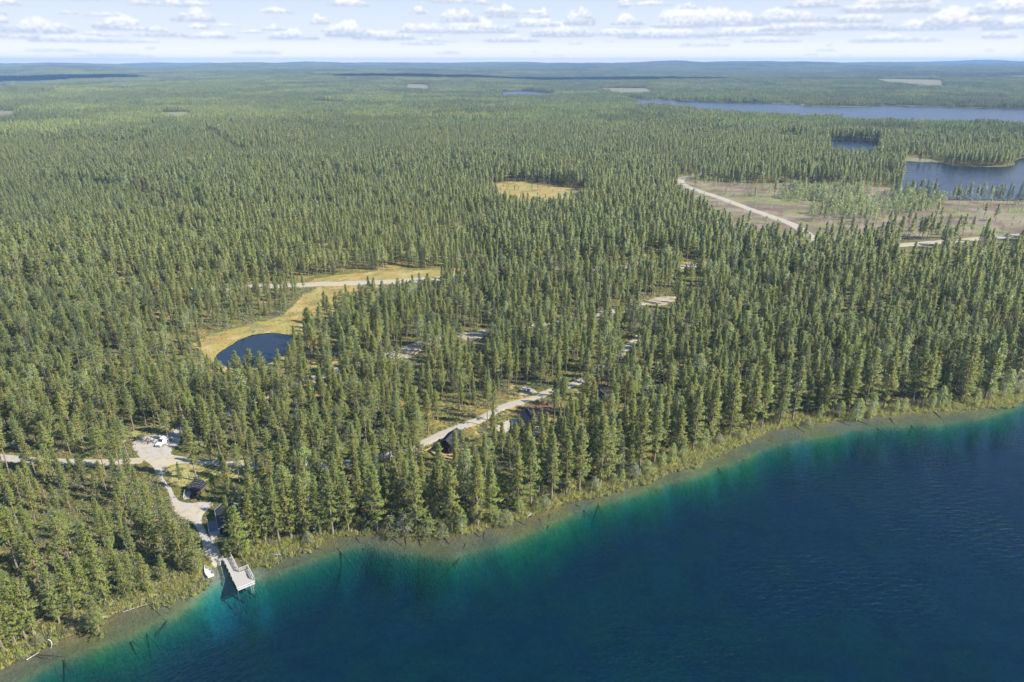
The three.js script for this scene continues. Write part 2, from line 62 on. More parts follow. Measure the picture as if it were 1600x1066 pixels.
const CLEAR = [[[-106.6,-166.7], [-104.5,-172.4], [-97.0,-172.4], [-93.4,-168.1], [-92.6,-160.9], [-87.5,-159.3], [-84.9,-155.2], [-90.0,-154.5], [-90.9,-152.4], [-85.2,-144.0], [-80.2,-138.7], [-72.5,-138.4], [-73.0,-133.6], [-68.7,-126.1], [-62.6,-119.4], [-60.9,-117.3], [-63.4,-116.7], [-67.5,-121.3], [-70.8,-126.3], [-76.3,-131.9], [-84.2,-140.0], [-89.4,-146.8], [-95.5,-154.2], [-105.2,-163.9]], [[-103.4,-161.7], [-101.4,-167.2], [-94.1,-167.2], [-90.6,-163.0], [-89.8,-156.1], [-84.9,-154.5], [-82.3,-150.5], [-87.3,-149.9], [-88.2,-147.8], [-82.6,-139.7], [-77.8,-134.5], [-70.3,-134.3], [-70.8,-129.6], [-66.6,-122.3], [-60.7,-115.8], [-59.1,-113.8], [-61.5,-113.2], [-65.5,-117.6], [-68.6,-122.5], [-74.0,-127.9], [-81.7,-135.8], [-86.7,-142.4], [-92.6,-149.6], [-102.0,-159.0]], [[-100.2,-156.7], [-98.3,-162.0], [-91.2,-162.0], [-87.8,-158.0], [-87.1,-151.3], [-82.3,-149.7], [-79.8,-145.8], [-84.6,-145.3], [-85.4,-143.3], [-80.1,-135.4], [-75.4,-130.3], [-68.1,-130.1], [-68.6,-125.6], [-64.5,-118.5], [-58.8,-112.2], [-57.3,-110.3], [-59.6,-109.7], [-63.5,-114.0], [-66.5,-118.7], [-71.7,-124.0], [-79.2,-131.6], [-84.0,-138.0], [-89.7,-145.0], [-98.9,-154.1]], [[-97.0,-151.7], [-95.1,-156.9], [-88.2,-156.9], [-85.0,-152.9], [-84.3,-146.4], [-79.7,-144.9], [-77.2,-141.2], [-81.9,-140.6], [-82.7,-138.7], [-77.5,-131.1], [-73.0,-126.2], [-66.0,-125.9], [-66.4,-121.6], [-62.5,-114.7], [-56.9,-108.6], [-55.5,-106.8], [-57.7,-106.2], [-61.4,-110.4], [-64.4,-114.9], [-69.4,-120.0], [-76.7,-127.4], [-81.4,-133.6], [-86.9,-140.4], [-95.7,-149.2]], [[-93.8,-146.7], [-92.0,-151.7], [-85.3,-151.7], [-82.2,-147.9], [-81.5,-141.6], [-77.0,-140.2], [-74.7,-136.5], [-79.2,-136.0], [-80.0,-134.1], [-75.0,-126.7], [-70.6,-122.0], [-63.8,-121.8], [-64.2,-117.6], [-60.4,-110.9], [-55.1,-105.1], [-53.6,-103.3], [-55.8,-102.7], [-59.4,-106.7], [-62.3,-111.1], [-67.1,-116.1], [-74.1,-123.2], [-78.7,-129.2], [-84.0,-135.7], [-92.6,-144.2]], [[-111.3,-168.1], [-110.8,-172.4], [-99.9,-174.6], [-97.7,-172.0], [-106.8,-166.7]], [[-108.5,-163.9], [-108.1,-168.1], [-97.4,-170.3], [-95.3,-167.7], [-104.1,-162.5]], [[-105.7,-159.7], [-105.3,-163.8], [-94.9,-165.9], [-92.8,-163.4], [-101.4,-158.3]], [[-102.9,-155.5], [-102.5,-159.5], [-92.4,-161.5], [-90.4,-159.1], [-98.8,-154.2]], [[-100.2,-151.3], [-99.7,-155.2], [-89.9,-157.2], [-88.0,-154.8], [-96.1,-150.0]], [[-91.3,-153.6], [-88.4,-153.6], [-86.3,-148.8], [-89.0,-148.8]], [[-88.1,-148.2], [-85.3,-148.2], [-83.2,-143.6], [-85.9,-143.6]], [[-84.9,-142.9], [-82.2,-142.9], [-80.2,-138.4], [-82.8,-138.4]], [[-82.1,-146.8], [-77.9,-146.8], [-74.1,-137.9], [-78.2,-137.9]], [[-79.2,-141.7], [-75.1,-141.7], [-71.5,-133.1], [-75.4,-133.1]], [[-76.3,-136.6], [-72.4,-136.6], [-68.9,-128.2], [-72.7,-128.2]], [[-75.0,-138.4], [-69.5,-138.4], [-64.7,-125.9], [-69.7,-125.9]], [[-73.0,-134.7], [-67.7,-134.7], [-62.9,-122.5], [-67.9,-122.5]], [[-71.0,-131.0], [-65.8,-131.0], [-61.2,-119.1], [-66.0,-119.1]], [[-69.0,-127.3], [-64.0,-127.3], [-59.5,-115.8], [-64.1,-115.8]], [[-66.7,-125.9], [-64.1,-125.9], [-60.6,-116.9], [-63.1,-116.9]], [[-64.3,-121.4], [-61.8,-121.4], [-58.5,-112.8], [-60.9,-112.8]], [[-62.0,-117.0], [-59.6,-117.0], [-56.4,-108.7], [-58.7,-108.7]], [[-21.2,-165.1], [-16.3,-170.0], [-7.2,-177.5], [-11.2,-182.5], [-20.6,-174.8], [-25.7,-169.6]], [[-20.5,-160.2], [-15.9,-164.9], [-6.9,-172.2], [-10.9,-177.0], [-20.0,-169.5], [-24.9,-164.5]], [[-19.9,-155.2], [-15.4,-159.8], [-6.7,-166.9], [-10.5,-171.5], [-19.4,-164.3], [-24.2,-159.4]], [[-19.3,-150.3], [-14.9,-154.7], [-6.5,-161.6], [-10.2,-166.1], [-18.7,-159.1], [-23.4,-154.3]], [[-18.6,-145.3], [-14.4,-149.6], [-6.3,-156.2], [-9.9,-160.6], [-18.1,-153.8], [-22.6,-149.3]], [[-2.4,-182.0], [2.2,-186.8], [8.2,-190.6], [16.0,-197.1], [11.5,-202.5], [4.0,-196.2], [-2.2,-192.2], [-7.4,-186.9]], [[-2.3,-176.5], [2.1,-181.2], [7.9,-184.9], [15.5,-191.2], [11.2,-196.4], [3.9,-190.3], [-2.1,-186.4], [-7.2,-181.3]], [[-2.2,-171.1], [2.1,-175.5], [7.7,-179.2], [15.0,-185.3], [10.8,-190.3], [3.8,-184.4], [-2.1,-180.6], [-6.9,-175.7]], [[-2.2,-165.6], [2.0,-169.9], [7.5,-173.4], [14.6,-179.3], [10.5,-184.2], [3.6,-178.5], [-2.0,-174.9], [-6.7,-170.0]], [[-2.1,-160.2], [1.9,-164.3], [7.2,-167.7], [14.1,-173.4], [10.1,-178.2], [3.5,-172.6], [-1.9,-169.1], [-6.5,-164.4]], [[0.6,-184.4], [5.6,-189.9], [13.2,-190.8], [12.1,-184.4], [8.8,-180.0], [2.3,-181.6]], [[0.6,-180.1], [5.5,-185.5], [12.9,-186.3], [11.8,-180.1], [8.6,-175.8], [2.3,-177.4]], [[0.6,-175.8], [5.3,-181.0], [12.6,-181.9], [11.5,-175.8], [8.4,-171.6], [2.2,-173.1]], [[0.5,-171.5], [5.2,-176.6], [12.3,-177.4], [11.3,-171.5], [8.2,-167.4], [2.2,-168.9]], [[-23.6,-172.4], [-17.9,-172.4], [-16.8,-158.6], [-22.1,-158.6]], [[-23.0,-167.8], [-17.4,-167.8], [-16.3,-154.4], [-21.5,-154.4]], [[-22.4,-163.2], [-17.0,-163.2], [-15.9,-150.2], [-20.9,-150.2]], [[-21.8,-158.6], [-16.5,-158.6], [-15.4,-145.9], [-20.3,-145.9]], [[-15.0,-167.4], [-12.6,-167.4], [-12.1,-159.3], [-14.4,-159.3]], [[-14.5,-162.3], [-12.2,-162.3], [-11.8,-154.5], [-14.0,-154.5]], [[-14.1,-157.3], [-11.9,-157.3], [-11.4,-149.7], [-13.5,-149.7]], [[1.2,-184.8], [9.4,-184.8], [8.9,-173.9], [1.1,-173.9]], [[1.1,-180.2], [9.2,-180.2], [8.7,-169.5], [1.1,-169.5]], [[1.1,-175.6], [8.9,-175.6], [8.5,-165.2], [1.1,-165.2]], [[3.2,-204.6], [6.8,-204.6], [6.6,-197.0], [3.1,-197.0]], [[3.1,-198.4], [6.6,-198.4], [6.4,-191.1], [3.0,-191.1]], [[3.0,-192.3], [6.4,-192.3], [6.2,-185.2], [2.9,-185.2]], [[-50.9,-220.7], [-48.0,-223.6], [-51.1,-226.7], [-54.0,-223.9]], [[-49.6,-214.9], [-46.7,-217.6], [-49.7,-220.7], [-52.5,-217.9]], [[-48.2,-209.0], [-45.5,-211.6], [-48.4,-214.6], [-51.1,-211.9]], [[-46.8,-203.1], [-44.2,-205.7], [-47.0,-208.6], [-49.7,-206.0]], [[-41.6,-227.1], [-33.3,-237.5], [-37.0,-240.5], [-45.3,-230.1]], [[-40.2,-219.6], [-32.2,-229.6], [-35.8,-232.5], [-43.8,-222.4]], [[-38.8,-212.0], [-31.1,-221.7], [-34.6,-224.5], [-42.3,-214.8]], [[-37.4,-204.4], [-30.0,-213.8], [-33.3,-216.4], [-40.8,-207.1]], [[-17.0,-243.6], [-12.9,-247.5], [-8.2,-250.8], [-12.2,-256.5], [-17.4,-252.9], [-21.8,-248.7]], [[-16.6,-237.5], [-12.6,-241.3], [-8.0,-244.5], [-11.9,-250.1], [-16.9,-246.6], [-21.3,-242.5]], [[-16.1,-231.4], [-12.3,-235.1], [-7.8,-238.3], [-11.6,-243.7], [-16.5,-240.3], [-20.7,-236.2]], [[-15.7,-225.3], [-11.9,-228.9], [-7.6,-232.0], [-11.3,-237.3], [-16.1,-233.9], [-20.2,-230.0]], [[-15.3,-219.2], [-11.6,-222.7], [-7.4,-225.7], [-11.0,-230.9], [-15.6,-227.6], [-19.6,-223.8]], [[22.1,-260.9], [25.4,-262.4], [23.4,-266.8], [20.1,-265.3]], [[21.5,-253.9], [24.7,-255.4], [22.7,-259.7], [19.5,-258.2]], [[20.9,-247.0], [24.0,-248.4], [22.1,-252.5], [19.0,-251.1]], [[20.3,-240.0], [23.3,-241.4], [21.5,-245.4], [18.5,-244.0]], [[37.1,-269.3], [49.0,-276.6], [46.3,-281.0], [34.4,-273.8]], [[35.9,-260.3], [47.4,-267.4], [44.8,-271.7], [33.2,-264.6]], [[34.6,-251.4], [45.7,-258.2], [43.2,-262.3], [32.1,-255.5]], [[33.4,-242.4], [44.1,-248.9], [41.7,-252.9], [30.9,-246.4]], [[56.1,-283.0], [65.6,-295.3], [74.8,-296.3], [73.8,-289.1], [64.2,-281.3]], [[54.5,-274.5], [63.6,-286.5], [72.6,-287.4], [71.6,-280.4], [62.3,-272.9]], [[52.8,-266.0], [61.6,-277.6], [70.3,-278.5], [69.4,-271.7], [60.4,-264.4]], [[51.1,-257.5], [59.7,-268.8], [68.1,-269.6], [67.1,-263.0], [58.4,-256.0]], [[44.5,-233.5], [52.0,-246.3], [48.0,-248.6], [40.5,-235.8]], [[43.3,-227.2], [50.6,-239.8], [46.7,-242.0], [39.4,-229.5]], [[42.1,-221.0], [49.2,-233.2], [45.4,-235.4], [38.3,-223.2]], [[40.9,-214.8], [47.8,-226.6], [44.2,-228.8], [37.3,-216.9]], [[19.4,-200.7], [25.6,-205.6], [22.6,-209.4], [16.4,-204.5]], [[18.8,-194.7], [24.8,-199.5], [21.9,-203.1], [15.9,-198.4]], [[18.3,-188.7], [24.1,-193.3], [21.3,-196.8], [15.5,-192.2]], [[17.7,-182.7], [23.3,-187.1], [20.6,-190.5], [15.0,-186.1]], [[29.4,-212.4], [31.2,-215.0], [27.6,-217.5], [25.8,-214.9]], [[28.2,-203.9], [30.0,-206.4], [26.5,-208.8], [24.7,-206.3]], [[27.0,-195.4], [28.7,-197.8], [25.4,-200.1], [23.7,-197.7]], [[-107.9,-228.0], [-106.7,-237.1], [-100.7,-249.5], [-89.3,-249.5], [-85.0,-244.2], [-82.9,-231.6], [-84.3,-225.7], [-90.4,-220.1], [-101.3,-219.0]], [[-105.7,-223.5], [-104.6,-232.4], [-98.6,-244.5], [-87.5,-244.5], [-83.3,-239.3], [-81.2,-227.0], [-82.6,-221.2], [-88.6,-215.7], [-99.3,-214.6]], [[-103.6,-218.9], [-102.4,-227.6], [-96.6,-239.5], [-85.8,-239.5], [-81.6,-234.4], [-79.6,-222.3], [-80.9,-216.7], [-86.8,-211.3], [-97.3,-210.2]], [[-101.4,-214.4], [-100.3,-222.9], [-94.6,-234.5], [-84.0,-234.5], [-79.9,-229.5], [-77.9,-217.7], [-79.3,-212.2], [-85.0,-206.9], [-95.2,-205.9]], [[-99.3,-209.8], [-98.2,-218.1], [-92.6,-229.6], [-82.2,-229.6], [-78.2,-224.6], [-76.2,-213.1], [-77.6,-207.7], [-83.2,-202.5], [-93.2,-201.5]], [[-113.5,-230.4], [-119.7,-246.8], [-113.1,-253.7], [-106.2,-261.6], [-97.5,-270.0], [-95.9,-285.6], [-95.4,-300.9], [-90.9,-308.7], [-63.4,-310.7], [-65.5,-296.3], [-70.6,-281.3], [-78.7,-269.2], [-81.8,-257.9], [-85.5,-250.9], [-91.0,-250.9], [-100.7,-249.5], [-106.7,-237.1], [-108.1,-228.6]], [[-109.6,-222.3], [-115.5,-238.2], [-109.1,-244.8], [-102.4,-252.4], [-94.1,-260.5], [-92.6,-275.6], [-92.1,-290.4], [-87.7,-297.9], [-61.2,-299.8], [-63.2,-285.9], [-68.2,-271.5], [-76.0,-259.8], [-79.0,-248.9], [-82.5,-242.1], [-87.8,-242.1], [-97.1,-240.8], [-103.0,-228.8], [-104.3,-220.6]], [[-97.8,-309.2], [-66.1,-313.4], [-33.9,-319.7], [-35.7,-328.6], [-67.6,-322.2], [-98.9,-318.1]], [[-95.9,-303.3], [-64.9,-307.4], [-33.3,-313.7], [-35.0,-322.3], [-66.3,-316.1], [-97.0,-312.1]], [[-94.0,-297.5], [-63.6,-301.5], [-32.6,-307.6], [-34.3,-316.1], [-65.0,-310.0], [-95.2,-306.1]], [[-92.2,-291.6], [-62.3,-295.5], [-32.0,-301.5], [-33.6,-309.8], [-63.7,-303.9], [-93.3,-300.0]], [[-90.3,-285.7], [-61.1,-289.5], [-31.4,-295.4], [-33.0,-303.6], [-62.4,-297.7], [-91.4,-294.0]], [[-88.5,-279.8], [-59.8,-283.6], [-30.7,-289.4], [-32.3,-297.4], [-61.2,-291.6], [-89.5,-287.9]], [[-96.7,-318.8], [-95.5,-326.3], [-82.2,-334.1], [-60.7,-339.9], [-24.8,-341.1], [-30.4,-328.5], [-66.1,-322.0]], [[-93.8,-309.3], [-92.6,-316.5], [-79.8,-324.1], [-58.9,-329.7], [-24.1,-330.9], [-29.5,-318.7], [-64.1,-312.4]], [[146.8,-622.7], [144.3,-601.2], [149.4,-571.5], [158.6,-539.7], [167.5,-496.6], [174.5,-467.7], [179.6,-441.9], [189.4,-443.8], [184.3,-469.9], [177.2,-498.8], [168.3,-542.0], [159.2,-573.8], [154.3,-601.7], [156.8,-621.5]], [[143.4,-608.2], [140.9,-587.1], [146.0,-558.2], [154.9,-527.1], [163.5,-485.0], [170.5,-456.8], [175.4,-431.6], [185.0,-433.5], [180.0,-458.9], [173.1,-487.2], [164.4,-529.4], [155.5,-560.4], [150.7,-587.6], [153.1,-607.0]], [[140.0,-593.7], [137.6,-573.1], [142.5,-544.9], [151.2,-514.5], [159.6,-473.5], [166.4,-445.9], [171.3,-421.3], [180.6,-423.1], [175.7,-448.0], [168.9,-475.5], [160.5,-516.7], [151.7,-547.0], [147.1,-573.6], [149.4,-592.5]], [[136.6,-579.1], [134.2,-559.1], [139.0,-531.5], [147.5,-501.9], [155.7,-461.9], [162.3,-435.0], [167.1,-410.9], [176.2,-412.7], [171.4,-437.0], [164.8,-463.9], [156.5,-504.1], [148.0,-533.7], [143.5,-559.6], [145.8,-578.0]], [[89.5,-342.5], [107.0,-345.0], [105.9,-352.9], [88.4,-350.4]], [[86.6,-331.4], [103.5,-333.8], [102.4,-341.4], [85.6,-339.1]], [[83.7,-320.3], [100.0,-322.5], [99.0,-330.0], [82.7,-327.7]], [[80.8,-309.1], [96.6,-311.3], [95.6,-318.5], [79.8,-316.3]], [[77.9,-298.0], [93.1,-300.1], [92.1,-307.0], [76.9,-304.9]], [[227.0,-383.9], [256.1,-391.5], [253.0,-403.1], [223.9,-395.5]], [[221.7,-374.9], [250.1,-382.4], [247.1,-393.7], [218.7,-386.3]], [[216.4,-366.0], [244.1,-373.3], [241.2,-384.3], [213.5,-377.0]], [[211.1,-357.0], [238.2,-364.1], [235.3,-374.9], [208.3,-367.8]], [[205.8,-348.1], [232.2,-355.0], [229.4,-365.5], [203.0,-358.6]], [[200.5,-339.1], [226.2,-345.9], [223.5,-356.1], [197.8,-349.4]], [[195.2,-330.2], [220.2,-336.7], [217.6,-346.7], [192.6,-340.1]], [[265.1,-394.9], [289.4,-402.9], [286.2,-412.4], [262.0,-404.4]], [[258.2,-384.7], [281.8,-392.5], [278.8,-401.7], [255.2,-393.9]], [[251.3,-374.4], [274.3,-382.0], [271.3,-391.0], [248.4,-383.4]], [[244.4,-364.1], [266.8,-371.5], [263.9,-380.3], [241.6,-372.9]], [[237.6,-353.9], [259.3,-361.0], [256.5,-369.5], [234.7,-362.4]], [[230.7,-343.6], [251.7,-350.6], [249.0,-358.8], [227.9,-351.9]], [[296.1,-404.5], [321.3,-412.0], [318.4,-421.6], [293.3,-414.1]], [[288.4,-394.0], [312.9,-401.3], [310.2,-410.7], [285.6,-403.4]], [[280.7,-383.5], [304.6,-390.6], [301.9,-399.7], [278.0,-392.6]], [[273.0,-373.0], [296.2,-379.9], [293.6,-388.7], [270.4,-381.8]], [[265.3,-362.5], [287.9,-369.2], [285.3,-377.8], [262.8,-371.0]], [[257.6,-351.9], [279.5,-358.5], [277.0,-366.8], [255.1,-360.3]]];
const CLOUDS = [[-22.82, 2.62, 2.76, 0.98], [-26.14, 3.57, 1.46, 0.66], [-32.33, 1.72, 4.13, 0.96], [-27.51, 2.01, 2.89, 1.01], [-33.77, 1.4, 2.71, 0.54], [-29.92, 1.22, 5.65, 0.57], [-25.23, 1.64, 2.95, 0.59], [-16.26, 1.53, 3.13, 0.78], [-14.33, 2.58, 1.26, 0.79], [-17.54, 2.12, 1.55, 0.47], [-12.32, 1.73, 3.19, 1.27], [-9.74, 1.57, 4.29, 0.8], [-6.83, 2.03, 3.24, 0.81], [-3.89, 2.79, 2.71, 1.14], [-0.73, 3.1, 1.9, 1.06], [-2.69, 2.04, 4.89, 1.14], [1.95, 2.48, 3.26, 0.73], [2.33, 3.1, 0.81, 0.81], [5.11, 2.56, 2.17, 1.79], [3.92, 1.77, 4.34, 1.14], [8.72, 2.54, 2.15, 0.97], [12.5, 2.34, 3.71, 1.59], [8.4, 3.76, 0.97, 0.97], [13.08, 3.62, 1.06, 0.48], [21.64, 3.53, 3.03, 1.06], [26.54, 3.09, 5.35, 1.46], [24.67, 2.5, 2.96, 0.89], [20.52, 2.62, 5.09, 1.22], [15.26, 2.4, 6.29, 1.42], [18.02, 1.77, 7.24, 0.78], [23.12, 2.04, 8.0, 0.9], [28.66, 1.95, 4.29, 0.72], [30.82, 2.13, 4.2, 1.4], [33.11, 2.82, 3.64, 1.23], [33.98, 1.95, 3.61, 0.95], [33.09, 1.41, 1.82, 0.55], [27.27, 1.26, 4.83, 0.58], [18.96, 1.34, 3.08, 0.46], [11.63, 1.65, 6.39, 0.8], [7.8, 1.84, 3.23, 0.65], [22.92, 0.72, 1.0, 0.3], [-4.94, 0.59, 1.62, 0.41], [-19.07, 0.56, 3.08, 0.39], [-28.21, 0.36, 3.83, 0.29], [-34.24, 2.27, 0.9, 0.54], [-21.95, 1.56, 3.03, 0.53], [0.0, 1.41, 3.81, 0.57], [14.48, 1.1, 3.16, 0.39], [-6.87, 1.22, 2.7, 0.4], [-31.5, 0.66, 3.24, 0.28]];
const CLOUDSHADE = [[-2622, -3935, 900, 330, "flat cumulus over the forest far left of the view"], [-267, -3811, 1300, 260, "long cumulus high over the middle of the far plain"], [794, -3694, 650, 240, "small cumulus high over the far mire"]];

// ------------------------------------------------------------------ noise and random numbers
function rng(seed) { let a = seed >>> 0; return () => { a = (a + 0x6d2b79f5) | 0; let t = Math.imul(a ^ (a >>> 15), 1 | a); t = (t + Math.imul(t ^ (t >>> 7), 61 | t)) ^ t; return ((t ^ (t >>> 14)) >>> 0) / 4294967296; }; }
const hash = (x, y, s = 0) => { let h = Math.imul(x | 0, 374761393) ^ Math.imul(y | 0, 668265263) ^ Math.imul(s | 0, 1274126177); h = Math.imul(h ^ (h >>> 13), 1274126177); return ((h ^ (h >>> 16)) >>> 0) / 4294967296; };
const wrap = (v, p) => (p ? ((v % p) + p) % p : v);
function vnoise(x, y, s = 0, p = 0) {
  const xi = Math.floor(x), yi = Math.floor(y), fx = x - xi, fy = y - yi, u = fx * fx * (3 - 2 * fx), v = fy * fy * (3 - 2 * fy);
  const a = hash(wrap(xi, p), wrap(yi, p), s), b = hash(wrap(xi + 1, p), wrap(yi, p), s), c = hash(wrap(xi, p), wrap(yi + 1, p), s), d = hash(wrap(xi + 1, p), wrap(yi + 1, p), s);
  return a + (b - a) * u + (c - a) * v + (a - b - c + d) * u * v;
}
function fbm(x, y, o = 4, s = 0, p = 0) { let f = 0, a = 0.5, n = 0; for (let i = 0; i < o; i++) { f += a * vnoise(x, y, s + i, p); n += a; a *= 0.5; x *= 2; y *= 2; p *= 2; } return f / n; }
const clamp = (v, a = 0, b = 1) => Math.min(b, Math.max(a, v));
const smooth = (a, b, v) => { const t = clamp((v - a) / (b - a)); return t * t * (3 - 2 * t); };
const lerp = (a, b, t) => a + (b - a) * t;
const mix3 = (a, b, t) => [lerp(a[0], b[0], t), lerp(a[1], b[1], t), lerp(a[2], b[2], t)];

// ------------------------------------------------------------------ sky: clear air and fair-weather cumulus
{
  const W = 4096, Hh = 2048, data = new Float32Array(W * Hh * 4);
  const R = rng(77);
  const grad = [[0, [0.76, 0.685, 0.585]], [0.6, [0.60, 0.58, 0.55]], [1.6, [0.436, 0.459, 0.505]], [4.5, [0.339, 0.396, 0.488]], [12, [0.234, 0.325, 0.481]], [30, [0.106, 0.22, 0.438]], [60, [0.0566, 0.156, 0.374]], [90, [0.0424, 0.134, 0.347]]];
  for (let j = 0; j < Hh; j++) {
    const el = ((j + 0.5) / Hh - 0.5) * 180, e = Math.max(0, el);
    let k = 0; while (k < grad.length - 2 && e > grad[k + 1][0]) k++;
    const t = (e - grad[k][0]) / (grad[k + 1][0] - grad[k][0]), c = mix3(grad[k][1], grad[k + 1][1], t);
    for (let i = 0; i < W; i++) {
      let o = c;
      if (el > 5) {  // scattered cumulus overhead, on a plane 1200 m up
        const az = ((i + 0.5) / W - 0.5) * 2 * Math.PI, d = 1.2 / Math.tan(el * Math.PI / 180), x = d * Math.cos(az), y = d * Math.sin(az);
        const n = fbm(x * 0.8 + 40, y * 0.8 + 17, 4, 900) * 0.75 + vnoise(x * 0.23, y * 0.23, 950) * 0.25;
        const a = smooth(0.60, 0.72, n) * smooth(5, 9, el) * 0.85;
        if (a > 0) o = mix3(c, mix3([0.524, 0.524, 0.53], [0.368, 0.396, 0.446], smooth(0.66, 0.8, n)), a);
      }
      data.set([o[0], o[1], o[2], 1], (j * W + i) * 4);
    }
  }
  // cumulus low over the horizon: [azimuth degrees from the view axis, base elevation, width, height] in degrees
  const list = [];
  for (const [px, py, w, h] of CLOUDS) list.push([px, py, w, h]);
  for (let n = 0; n < 620; n++) {
    const az = R() * 360 - 180; if (Math.abs(az) < 38 && R() < 0.55) continue;
    const el = 0.3 + Math.pow(R(), 0.9) * 4.2, s = 0.25 + el * 0.3;
    list.push([az, el, s * (0.7 + 1.7 * R()), s * (0.18 + 0.3 * R())]);
  }
  list.sort((a, b) => a[1] - b[1]);
  const tpd = W / 360;
  for (const [az, el, w, h] of list) {
    const puffs = [], np = Math.max(4, Math.round(5 + w * 2.2));
    for (let i = 0; i < np; i++) { const u = (i + R()) / np * 2 - 1, hh = (1 - 0.7 * u * u) * (0.35 + 0.75 * R()); puffs.push([u * w * 0.46, h * hh * 0.42, (0.10 + 0.13 * R()) * w + 0.05, h * hh * 0.62 + 0.03]); }
    const i0 = Math.floor((az - 90 - w + 180) * tpd), i1 = Math.ceil((az - 90 + w + 180) * tpd), j0 = Math.floor((el - 0.3 + 90) * tpd), j1 = Math.ceil((el + h * 1.6 + 90) * tpd), seed = Math.floor(R() * 1e6), strength = 0.5 + 0.5 * smooth(0.2, 1.8, el);
    for (let j = j0; j <= j1; j++) for (let i = i0; i <= i1; i++) {
      const x = (i + 0.5) / tpd - 180 + 90 - az, y = (j + 0.5) / tpd - 90 - el;
      let d = -1; for (const p of puffs) d = Math.max(d, 1 - ((x - p[0]) / p[2]) ** 2 - ((y - p[1]) / p[3]) ** 2);
      d += (fbm(x * 4, y * 9, 3, seed) - 0.5) * 0.9;
      const a = smooth(0, 0.55, d) * smooth(-0.10, 0.06, y) * strength;
      if (a <= 0.003) continue;
      const q = ((j * W) + wrap(i, W)) * 4, lit = smooth(-0.05, 0.75, y / h + (fbm(x * 5 + 9, y * 10, 2, seed + 7) - 0.5) * 0.7), c = mix3([0.298, 0.336, 0.413], [0.53, 0.53, 0.53], lit);
      for (let k = 0; k < 3; k++) data[q + k] = lerp(data[q + k], c[k], a);
    }
  }
  const sky = new THREE.DataTexture(data, W, Hh, THREE.RGBAFormat, THREE.FloatType);
  sky.mapping = THREE.EquirectangularReflectionMapping; sky.magFilter = THREE.LinearFilter; sky.needsUpdate = true;
  scene.background = sky; scene.environment = sky;
}

// ------------------------------------------------------------------ helpers for objects
const used = {};
function numbered(name) { const n = used[name] = (used[name] ?? -1) + 1; return n ? `${name}_${String(n).padStart(3, '0')}` : name; }
function tag(o, label, category, group) { o.userData = { label, category }; if (group) o.userData.group = group; return o; }
function struct(o, label, category) { o.userData = { label, category, kind: 'structure' }; return o; }
function stuff(o, label, category) { o.userData = { label, category, kind: 'stuff' }; return o; }
function shade(o) { o.traverse((c) => { if (c.isMesh) { c.castShadow = true; c.receiveShadow = true; } }); return o; }
function add(o, name) { o.name = numbered(name); scene.add(o); return o; }
function part(name, geometry, material, parent) { const m = new THREE.Mesh(geometry, material); m.name = name; m.castShadow = m.receiveShadow = true; parent.add(m); return m; }
function group(name, x, y, z, turn, label, category, grp) { const g = new THREE.Group(); add(g, name); g.position.set(x, y, z); g.rotation.y = turn; tag(g, label, category, grp); return g; }
function box(w, h, d, x, y, z, rx = 0, ry = 0, rz = 0) { const g = new THREE.BoxGeometry(w, h, d); if (rz) g.rotateZ(rz); if (rx) g.rotateX(rx); if (ry) g.rotateY(ry); g.translate(x, y, z); return g; }
function bar(a, b, r0, r1 = r0, seg = 6) { const A = new THREE.Vector3(...a), B = new THREE.Vector3(...b), d = B.clone().sub(A), g = new THREE.CylinderGeometry(r1, r0, d.length(), seg); g.applyQuaternion(new THREE.Quaternion().setFromUnitVectors(new THREE.Vector3(0, 1, 0), d.normalize())); g.translate((A.x + B.x) / 2, (A.y + B.y) / 2, (A.z + B.z) / 2); return g; }
const lin = (r, g, b) => new THREE.Color().setRGB(r, g, b);
const mat = (c, roughness = 0.9, more = {}) => new THREE.MeshStandardMaterial({ color: lin(...c), roughness, ...more });
function texture(n, fn, srgb = true) {  // fn(u, v) -> [r, g, b] in linear values
  const d = new Uint8Array(n * n * 4), enc = (c) => (srgb ? (c <= 0.0031308 ? 12.92 * c : 1.055 * Math.pow(c, 1 / 2.4) - 0.055) : c);
  for (let j = 0; j < n; j++) for (let i = 0; i < n; i++) { const c = fn(i / n, j / n), q = (j * n + i) * 4; for (let k = 0; k < 3; k++) d[q + k] = 255 * clamp(enc(c[k])); d[q + 3] = 255; }
  const t = new THREE.DataTexture(d, n, n); t.wrapS = t.wrapT = THREE.RepeatWrapping; t.magFilter = THREE.LinearFilter; if (srgb) t.colorSpace = THREE.SRGBColorSpace; t.needsUpdate = true; return t;
}
function inPoly(poly, x, z) { let c = false; for (let i = 0, j = poly.length - 1; i < poly.length; j = i++) { const a = poly[i], b = poly[j]; if ((a[1] > z) !== (b[1] > z) && x < ((b[0] - a[0]) * (z - a[1])) / (b[1] - a[1]) + a[0]) c = !c; } return c; }
function nearest(line, x, z, closed) {  // [distance, x, z, position along]
  let best = 1e18, bx = 0, bz = 0, bt = 0; const n = line.length - (closed ? 0 : 1);
  for (let i = 0; i < n; i++) {
    const a = line[i], b = line[(i + 1) % line.length], dx = b[0] - a[0], dz = b[1] - a[1], t = clamp(((x - a[0]) * dx + (z - a[1]) * dz) / (dx * dx + dz * dz || 1)), qx = a[0] + dx * t, qz = a[1] + dz * t, d = (x - qx) ** 2 + (z - qz) ** 2;
    if (d < best) { best = d; bx = qx; bz = qz; bt = i + t; }
  }
  return [Math.sqrt(best), bx, bz, bt];
}
